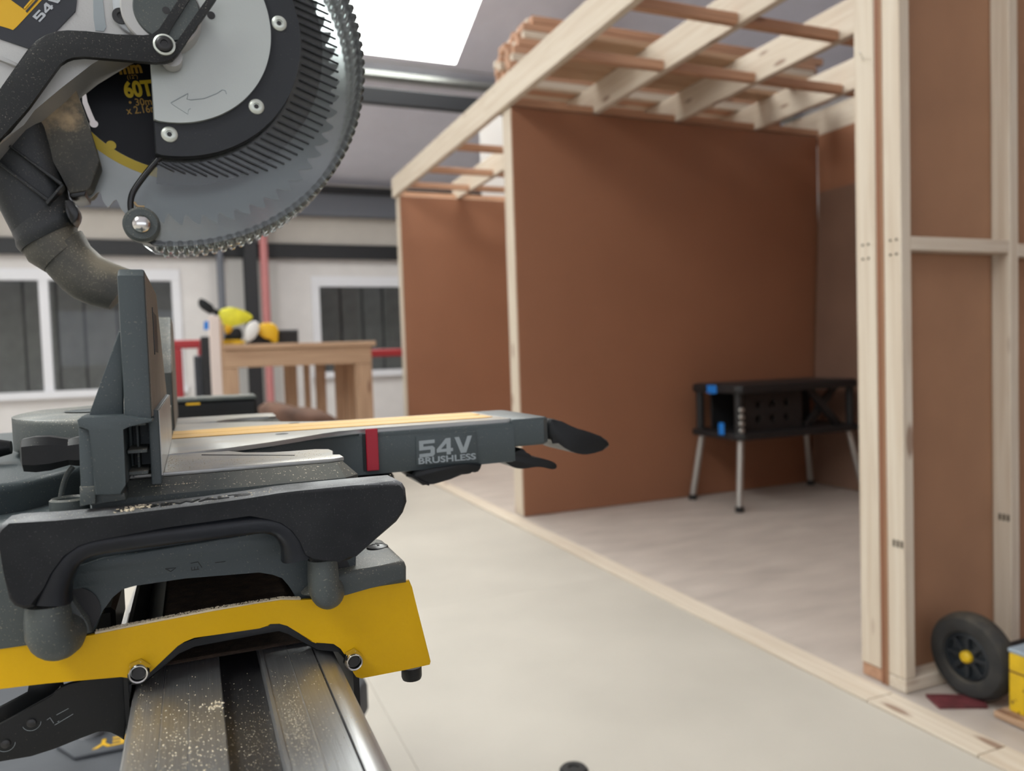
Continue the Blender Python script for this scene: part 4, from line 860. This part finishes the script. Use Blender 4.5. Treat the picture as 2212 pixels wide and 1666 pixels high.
# moulded ribs
bm = bmesh.new(); bm_box(bm, 0, .036, -.0012, .0012, -.0006, .0006); rmx = mesh_of(bm, 'guard_rib'); rmx.materials.append(M['guard_rib'])
NRB = 44
for i in range(NRB):
    th = math.radians(62-160*i/(NRB-1)); r_ = IR+.0045
    o = bpy.data.objects.new('guard_rib', rmx); COL.objects.link(o); o.parent = GD
    sl_ = math.radians(15+11*i/(NRB-1))
    o.location = Vector((ic[0]+r_*math.cos(th), gy0-.0009, ic[1]+r_*math.sin(th)))-WL[GD.name]; o.rotation_euler = (0, sl_, 0)
    ln = 1.0
    if th < math.radians(-60): ln = 1.0-.012*(-60-math.degrees(th))
    o.scale = (max(.5, ln), 1, 1)
bm = bmesh.new(); n_ = 90; rows = []  # dark tinted see-through band around the inner zone of the guard
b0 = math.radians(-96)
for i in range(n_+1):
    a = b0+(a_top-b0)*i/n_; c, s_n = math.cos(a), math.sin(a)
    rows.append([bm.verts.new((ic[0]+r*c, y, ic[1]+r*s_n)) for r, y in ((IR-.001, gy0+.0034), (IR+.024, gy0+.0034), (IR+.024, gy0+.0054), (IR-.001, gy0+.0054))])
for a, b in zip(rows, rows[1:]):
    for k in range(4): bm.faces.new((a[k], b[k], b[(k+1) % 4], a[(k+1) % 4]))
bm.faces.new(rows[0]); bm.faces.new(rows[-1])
finish('guard_inner_band', mesh_of(bm, 'guard_inner_band'), M['guard_smoke'], GD, 50)
# black front edge and roller
ep = PY(gy0-.002, [(346, 338), (318, 370), (294, 402), (284, 420), (281, 440), (283, 458)]); ep = chaikin(ep, 2, False)
tube('guard_lip', [(p[0], gy0-.0005, p[1]) for p in ep], .0026, M['guard_edge'], GD, n=10)
tube('guard_lip_wire', [(p[0], gy0-.001, p[1]) for p in chaikin(PY(gy0-.002, [(290, 436), (296, 446), (312, 446)]), 2, False)], .001, M['tan_dust'], GD, n=8)
x, z = on_y(.758, 306, 486)
rl = lathe('guard_roller', [(0, .0), (.013, .0), (.0152, .002), (.0152, .012), (.013, .016), (0, .016)], (x, .753, z), (0, 1, 0), G2, GD, n=40)
lathe('roller_rivet', [(.0082, .001), (.0080, -.0012), (.0066, -.0034), (.0036, -.0048), (0, -.0052)], (x, .753, z), (0, 1, 0), M['chrome'], rl, n=32)
prism('roller_bracket', chaikin(PY(.772, [(283, 500), (300, 515), (340, 520), (365, 527), (340, 530), (310, 524), (292, 512)])), 'y', .77, .79, M['guard_edge'], GD, bev=.001)
# dark ring and silver plate, both cut by a vertical front edge
XC = on_y(.752, 331, 280)[0]
def seg_poly(c, r, a0d, xcut):
    aa = math.acos(max(-1, min(1, (xcut-c[0])/r))); a1 = -aa; a0 = math.radians(a0d)
    return [(c[0]+r*math.cos(a0+(a1-a0)*i/80), c[1]+r*math.sin(a0+(a1-a0)*i/80)) for i in range(81)]
rc = (-.0069, 1.3004)
rg = seg_poly(rc, .1160, 95, XC+.0005)
prism('guard_ring', rg+[(XC, 1.33)], 'y', .755, .766, M['guard_dark'], GD, bev=.0012)
sc_ = (-.0067, 1.3016)
sp_ = prism('silver_plate', seg_poly(sc_, .0888, 95, XC+.0006)+[(XC, 1.33)], 'y', .7505, .7548, M['alu_plate'], GD, bev=.0010)
for a, b in ((603, 50), (554, 230), (366, 290)):
    x, z = on_y(.754, a, b); s_ = lathe('guard_screw', [(.0070, .0005), (.0068, -.0010), (.005, -.0022), (.003, -.0024), (.0028, -.0008), (0, -.0008)], (x, .755, z), (0, 1, 0), M['zinc'], GD, n=28)
    lathe('screw_socket', [(0, -.0012), (.0022, -.0012)], (x, .755, z), (0, 1, 0), M['groove'], s_, n=6)
ar = [(369, 222), (406, 202), (404, 214), (412, 216), (441, 213), (468, 202), (480, 194), (487, 196), (489, 203)]
tube('arrow_outline', [(p[0], .7503, p[1]) for p in PY(.7503, ar)], .0004, M['label_grey'], sp_, n=6); tube('arrow_outline', [(p[0], .7503, p[1]) for p in PY(.7503, [(369, 222), (376, 228), (406, 247), (407, 237), (412, 234)])], .00022, M['label_grey'], sp_, n=6)
for a, b in ((456, 33), (448, 28)): pass
x, z = on_y(.7503, 456, 33); lathe('plate_hole', [(0, 0), (.0035, 0)], (x, .7502, z), (0, 1, 0), M['groove'], sp_, n=16)
# --- motor head housing
YHH = .742
hd = prism('head_housing', PY(YHH, [(-90, -80), (335, -80), (335, 70), (270, 96), (190, 130), (130, 192), (75, 238), (42, 262), (-30, 345), (-90, 345)]), 'y', YHH, YHH+.05, M['alu_cast'], S, bev=.004, seg=3)
prism('housing_rib', PY(YHH-.003, [(-90, 92), (0, 120), (40, 138), (36, 146), (0, 130), (-90, 102)]), 'y', YHH-.004, YHH+.001, M['alu_cast'], hd, bev=.001)
prism('housing_shade_strip', PY(YHH-.0005, [(200, -80), (221, -80), (222, 0), (229, 60), (224, 68), (206, 66), (202, 40)]), 'y', YHH-.0006, YHH+.0005, M['dkgrey2'] if False else M['label_grey'], hd, bev=0)  # flat darker strip painted for the shadow down the housing
prism('bearing_plate', chaikin(PY(YHH-.004, [(241, -60), (330, -60), (330, 70), (305, 78), (285, 74), (258, 58), (244, 30)]), 1), 'y', YHH-.005, YHH-.0005, M['label_white'], hd, bev=.0012)
x, z = on_y(YHH-.005, 261, 35); s_ = lathe('housing_screw', [(.0068, 0), (.0066, -.0012), (.0028, -.0016), (.0026, -.0006), (0, -.0006)], (x, YHH-.005, z), (0, 1, 0), M['blackscrew'], hd, n=28)
x, z = on_y(.737, 361, 30)
lathe('spindle_boss', [(.0318, .02), (.0318, -.0035), (.0306, -.0045), (.0200, -.0046)], (on_y(.737, 349, 28)[0], .7345, z), (0, 1, 0), M['alu_cast'], hd, n=64)
cap_ = lathe('spindle_cap', [(.0268, .0), (.0264, -.0055), (.0255, -.0066), (0, -.0068)], (x, .7345, z), (0, 1, 0), G2, hd, n=56)
x2, z2 = on_y(.729, 359, 24); lathe('cap_hole', [(0, 0), (.0032, 0)], (x2, .7275, z2), (0, 1, 0), M['groove'], cap_, n=18)
# head label
lb = prism('head_label', PY(YHH-.001, [(-90, -80), (168, -80), (166, 0), (163, 25), (123, 66), (70, 108), (0, 84), (-90, 56)]), 'y', YHH-.0012, YHH-.0002, M['navy'], hd, bev=.0002, seg=1)
prism('label_yellow', PY(YHH-.0014, [(-90, -80), (140, -80), (92, -2), (36, 58), (28, 65), (20, 62), (0, 56), (-90, 30)]), 'y', YHH-.0015, YHH-.00122, M['yellow_label'], lb, bev=0)
prism('label_dark_window', PY(YHH-.0017, [(20, -40), (95, -40), (52, 20), (24, 0)]), 'y', YHH-.0018, YHH-.00152, M['navy'], lb, bev=0)
prism('label_stripe', PY(YHH-.0019, [(58, 27), (55, 24), (95, -20), (100, -20)]), 'y', YHH-.0019, YHH-.00152, M['navy'], lb, bev=0)
prism('label_stripe', PY(YHH-.0021, [(53, 20), (51, 17), (88, -26), (92, -26)]), 'y', YHH-.0022, YHH-.0018, M['yellow_label'], lb, bev=0)
wide_text('head_lettering', '54V', (86, 48), (136, -4), (70, 36), M['label_white'], lb, YHH-.0014)
# --- guard link bar
YLK = .726
lk = [(-60, 290), (-60, 270), (0, 192), (62, 104), (78, 86), (96, 75), (122, 66), (146, 64), (185, 67), (250, 74), (310, 79), (330, 77), (344, 62), (386, -2), (400, -25), (422, -25), (410, -2), (372, 58), (352, 88),
      (366, 92), (376, 104), (446, -2), (462, -25), (480, -25), (466, -2), (384, 116), (372, 130), (356, 135), (336, 135), (300, 132), (230, 126), (180, 122), (156, 121), (142, 126), (130, 138), (118, 154), (62, 232), (20, 284), (0, 300), (-60, 370)]
prism('guard_link', PY(YLK, lk), 'y', YLK, YLK+.006, M['linkblack'], S, bev=.0012)
x, z = on_y(YLK, 355, 98); lp = lathe('link_pivot', [(.0088, .0), (.0088, -.0022), (.0072, -.0028), (.0066, -.0015), (0, -.0015)], (x, YLK, z), (0, 1, 0), M['zinc'], S, n=32)
lathe('pivot_screw', [(.0066, -.0005), (.0063, -.0042), (.0048, -.0052), (.003, -.0052), (.0028, -.004), (0, -.004)], (x, YLK, z), (0, 1, 0), M['blackscrew'], lp, n=28)
x, z = on_y(YLK+.009, 371, 122); lathe('pivot_bush', [(0, 0), (.0085, 0), (.0085, .014), (0, .014)], (x, YLK+.0085, z), (0, 1, 0), M['alu_cast'], S, n=24)
# --- dusty rear deflector and dust chute
YD = .775
dp = prism('dust_deflector', PY(YD, [(30, 285), (75, 238), (132, 190), (158, 166), (166, 200), (186, 255), (202, 305), (214, 348), (215, 356), (197, 402), (190, 410), (182, 413), (150, 418), (132, 380), (110, 330), (60, 290)]), 'y', YD, YD+.05, M['duct'], S, bev=.002)
def blob(name, pts, y, mat, par, d=.004):
    return prism(name, chaikin(PY(y, pts), 2), 'y', y-d, y+.001, mat, par, bev=d*.7, seg=3)
def dust_patch(o, spots, col=(.50, .37, .22)):
    # a settled patch of sawdust with a ragged outline, at fixed spots on the part itself
    m = o.data.materials[0].copy(); o.data.materials[0] = m; nt = m.node_tree; N = nt.nodes; L = nt.links; b = N['Principled BSDF']
    src = b.inputs['Base Color'].links[0].from_socket; tc = N.new('ShaderNodeTexCoord')
    for (px_, py_, r_, k_) in spots:
        X_, Z_ = on_y(YD, px_, py_); c = Vector((X_, YD, Z_))-WL[o.name]
        nz = N.new('ShaderNodeTexNoise'); sock(nz, 'Scale', 180); sock(nz, 'Detail', 4); L.new(tc.outputs['Object'], nz.inputs['Vector'])
        ds = N.new('ShaderNodeVectorMath'); ds.operation = 'DISTANCE'; ds.inputs[1].default_value = c; L.new(tc.outputs['Object'], ds.inputs[0])
        ad = N.new('ShaderNodeMath'); ad.operation = 'MULTIPLY_ADD'; ad.inputs[1].default_value = r_*1.1; L.new(nz.outputs['Fac'], ad.inputs[0]); L.new(ds.outputs['Value'], ad.inputs[2])
        mr = N.new('ShaderNodeMapRange'); sock(mr, 'From Min', r_*.6); sock(mr, 'From Max', r_*1.5); sock(mr, 'To Min', k_); sock(mr, 'To Max', 0); L.new(ad.outputs[0], mr.inputs[0])
        mx = N.new('ShaderNodeMix'); mx.data_type = 'RGBA'; mx.inputs[7].default_value = (*col, 1); L.new(mr.outputs[0], mx.inputs[0]); L.new(src, mx.inputs[6]); src = mx.outputs[2]
    L.new(src, b.inputs['Base Color'])
dust_patch(dp, [(152, 259, .012, .95), (120, 240, .020, .6), (75, 262, .016, .5), (160, 205, .02, .45)])
blob('dust_clump', [(96, 226), (106, 216), (116, 222), (112, 232), (100, 232)], YD, M['tan_dust'], dp, .006)
prism('deflector_tip', PY(YD+.004, [(150, 416), (186, 412), (184, 424), (160, 428), (150, 424)]), 'y', YD+.002, YD+.045, M['guard_edge'], S, bev=.001)
YX = .795
def section(pa, pb, hw, n=20, e=.55):
    A = on_y(YX, *pa); Bq = on_y(YX, *pb); a = Vector((A[0], YX, A[1])); b = Vector((Bq[0], YX, Bq[1])); c = (a+b)/2; u = (b-a)/2
    return [c+u*math.copysign(abs(math.cos(t_))**e, math.cos(t_))+Vector((0, hw, 0))*math.copysign(abs(math.sin(t_))**e, math.sin(t_)) for t_ in [2*math.pi*k/n for k in range(n)]]
ch = loft('dust_chute', [section((-60, 330), (95, 255), .028), section((-45, 365), (112, 285), .028), section((-15, 420), (130, 345), .026), section((10, 470), (142, 395), .025), section((36, 520), (150, 438), .024)], M['ductdark'], S, 50)
def fin(pa, pb, pc, pd): return prism('chute_fin', PY(YX-.03, [pa, pb, pc, pd]), 'y', YX-.033, YX-.018, M['ductdark'], ch, bev=.0006)
fin((0, 303), (4, 300), (136, 396), (132, 402)); fin((-10, 350), (-6, 345), (106, 430), (102, 436)); fin((98, 438), (134, 398), (139, 402), (104, 444))
loft('chute_collar', [section((30, 512), (150, 430), .027, e=.7), section((36, 525), (172, 455), .029, e=.7), section((38, 538), (174, 470), .029, e=.7), section((48, 548), (166, 490), .027, e=.7)], M['ductdark'], ch, 40)
prism('collar_clip', chaikin(PY(YX-.02, [(140, 440), (160, 436), (176, 462), (172, 482), (160, 492), (150, 470)]), 1), 'y', YX-.034, YX-.01, M['guard_edge'], ch, bev=.003)
loft('chute_sleeve', [section((50, 545), (166, 486), .026, e=.8), section((62, 566), (170, 510), .026, e=.8), section((98, 588), (176, 522), .025, e=.8)], M['duct'], ch, 50)
loft('chute_elbow', [section((92, 580), (178, 500), .024, e=.8), section((112, 602), (196, 532), .024, e=.8), section((135, 626), (222, 556), .024, e=.8), section((160, 645), (250, 570), .024, e=.8), section((196, 660), (280, 582), .024, e=.8), section((235, 669), (300, 592), .023, e=.8)], M['duct'], ch, 50)
# ================================================================== SAWDUST
def chips(name, spots, label, parent=None):
    bm = bmesh.new()
    for (x, y, z, s) in spots:
        r = bmesh.ops.create_cube(bm, size=1); Q = Matrix.Rotation(random.random()*6.28, 4, 'Z') @ Matrix.Rotation(random.random()*.6, 4, 'X')
        sx_, sy_, sz_ = s*random.uniform(.6, 1.4), s*random.uniform(.5, 1), s*random.uniform(.3, .6)
        for v in r['verts']: v.co = Vector((x, y, z+sz_*.4)) + (Q @ Vector((v.co.x*sx_, v.co.y*sy_, v.co.z*sz_)))
    o = finish(name, mesh_of(bm, name), M['sawdust'], parent, 0); o['kind'] = 'stuff'
    if label: o['label'] = label; o['category'] = 'sawdust'
    return o
rnd = random.random
sp1 = []
def beam_pt(cx, cy, sx, sy, s):
    x = random.gauss(cx, sx); y = random.gauss(cy, sy)
    if y < .34 or y > .55 or x < BL+.004 or x > .079: return
    z = BT if not (.0080 < x < .0335) else BT-.0098
    sp1.append((x, y, z, s))
for _ in range(900): beam_pt(.044, .42, .006, .03, random.uniform(.00012, .00036))
for _ in range(500): beam_pt(.021, .42, .007, .04, random.uniform(.00012, .00036))
for _ in range(420): beam_pt(-.012, .42, .012, .035, random.uniform(.0002, .0007))
for _ in range(260): beam_pt(-.038, .45, .004, .05, random.uniform(.0002, .0005))
for _ in range(500): beam_pt(.03, .45, .04, .06, random.uniform(.0002, .0005))
for _ in range(30): beam_pt(-.008, .40, .009, .02, random.uniform(.0006, .0012))
for _ in range(26): beam_pt(.002, .475, .004, .004, random.uniform(.0008, .0014))
chips('sawdust', sp1, 'pale sawdust sprinkled over the grooved aluminium beam')
sp2 = []
for _ in range(900):
    x = random.uniform(-.095, .125); x = x if rnd() < .5 else random.uniform(-.095, -.02); y = random.uniform(YH+.003, YH+.028); sp2.append((x, y, top_z(x)-.0002, random.uniform(.0002, .0005)))
xk = on_y(YH+.015, 290, 1080)[0]
for _ in range(60): x = random.gauss(xk, .004); sp2.append((x, YH+.012+random.uniform(-.006, .010), top_z(x)+.0004*rnd(), random.uniform(.0006, .0016)))
for _ in range(40): x = random.uniform(xk, xk+.08); sp2.append((x, YH+.012+random.uniform(-.006, .010), top_z(x), random.uniform(.0003, .0008)))
chips('sawdust', sp2, 'sawdust crumbs lying along the top of the black carry handle')
sp3 = [(random.uniform(-.03, -.0), random.uniform(.532, .545), .923 if False else .9226, random.uniform(.0003, .0008)) for _ in range(160)]
sp3 += [(FXF+abs(random.gauss(0, .004))+.001, random.uniform(.541, .64), ZT+.0001, random.uniform(.00012, .00036)) for _ in range(420)]
sp3 += [(random.uniform(-.015, .088), random.uniform(.542, .60), ZT+.0001, random.uniform(.0002, .0004)) for _ in range(400)]
chips('sawdust', sp3, 'sawdust gathered on the saw table at the foot of the fence')
sp4 = []
for _ in range(1500):
    u = rnd(); i = int(u*3.999); a, b = pedge[i], pedge[i+1]
    t_ = rnd(); sp4.append((a[0]+(b[0]-a[0])*t_, YK+.002+random.uniform(-.0012, .004), a[1]+(b[1]-a[1])*t_+.0006, random.uniform(.0003, .0008)))
chips('sawdust', sp4, 'line of sawdust along the top edge of the yellow bracket')
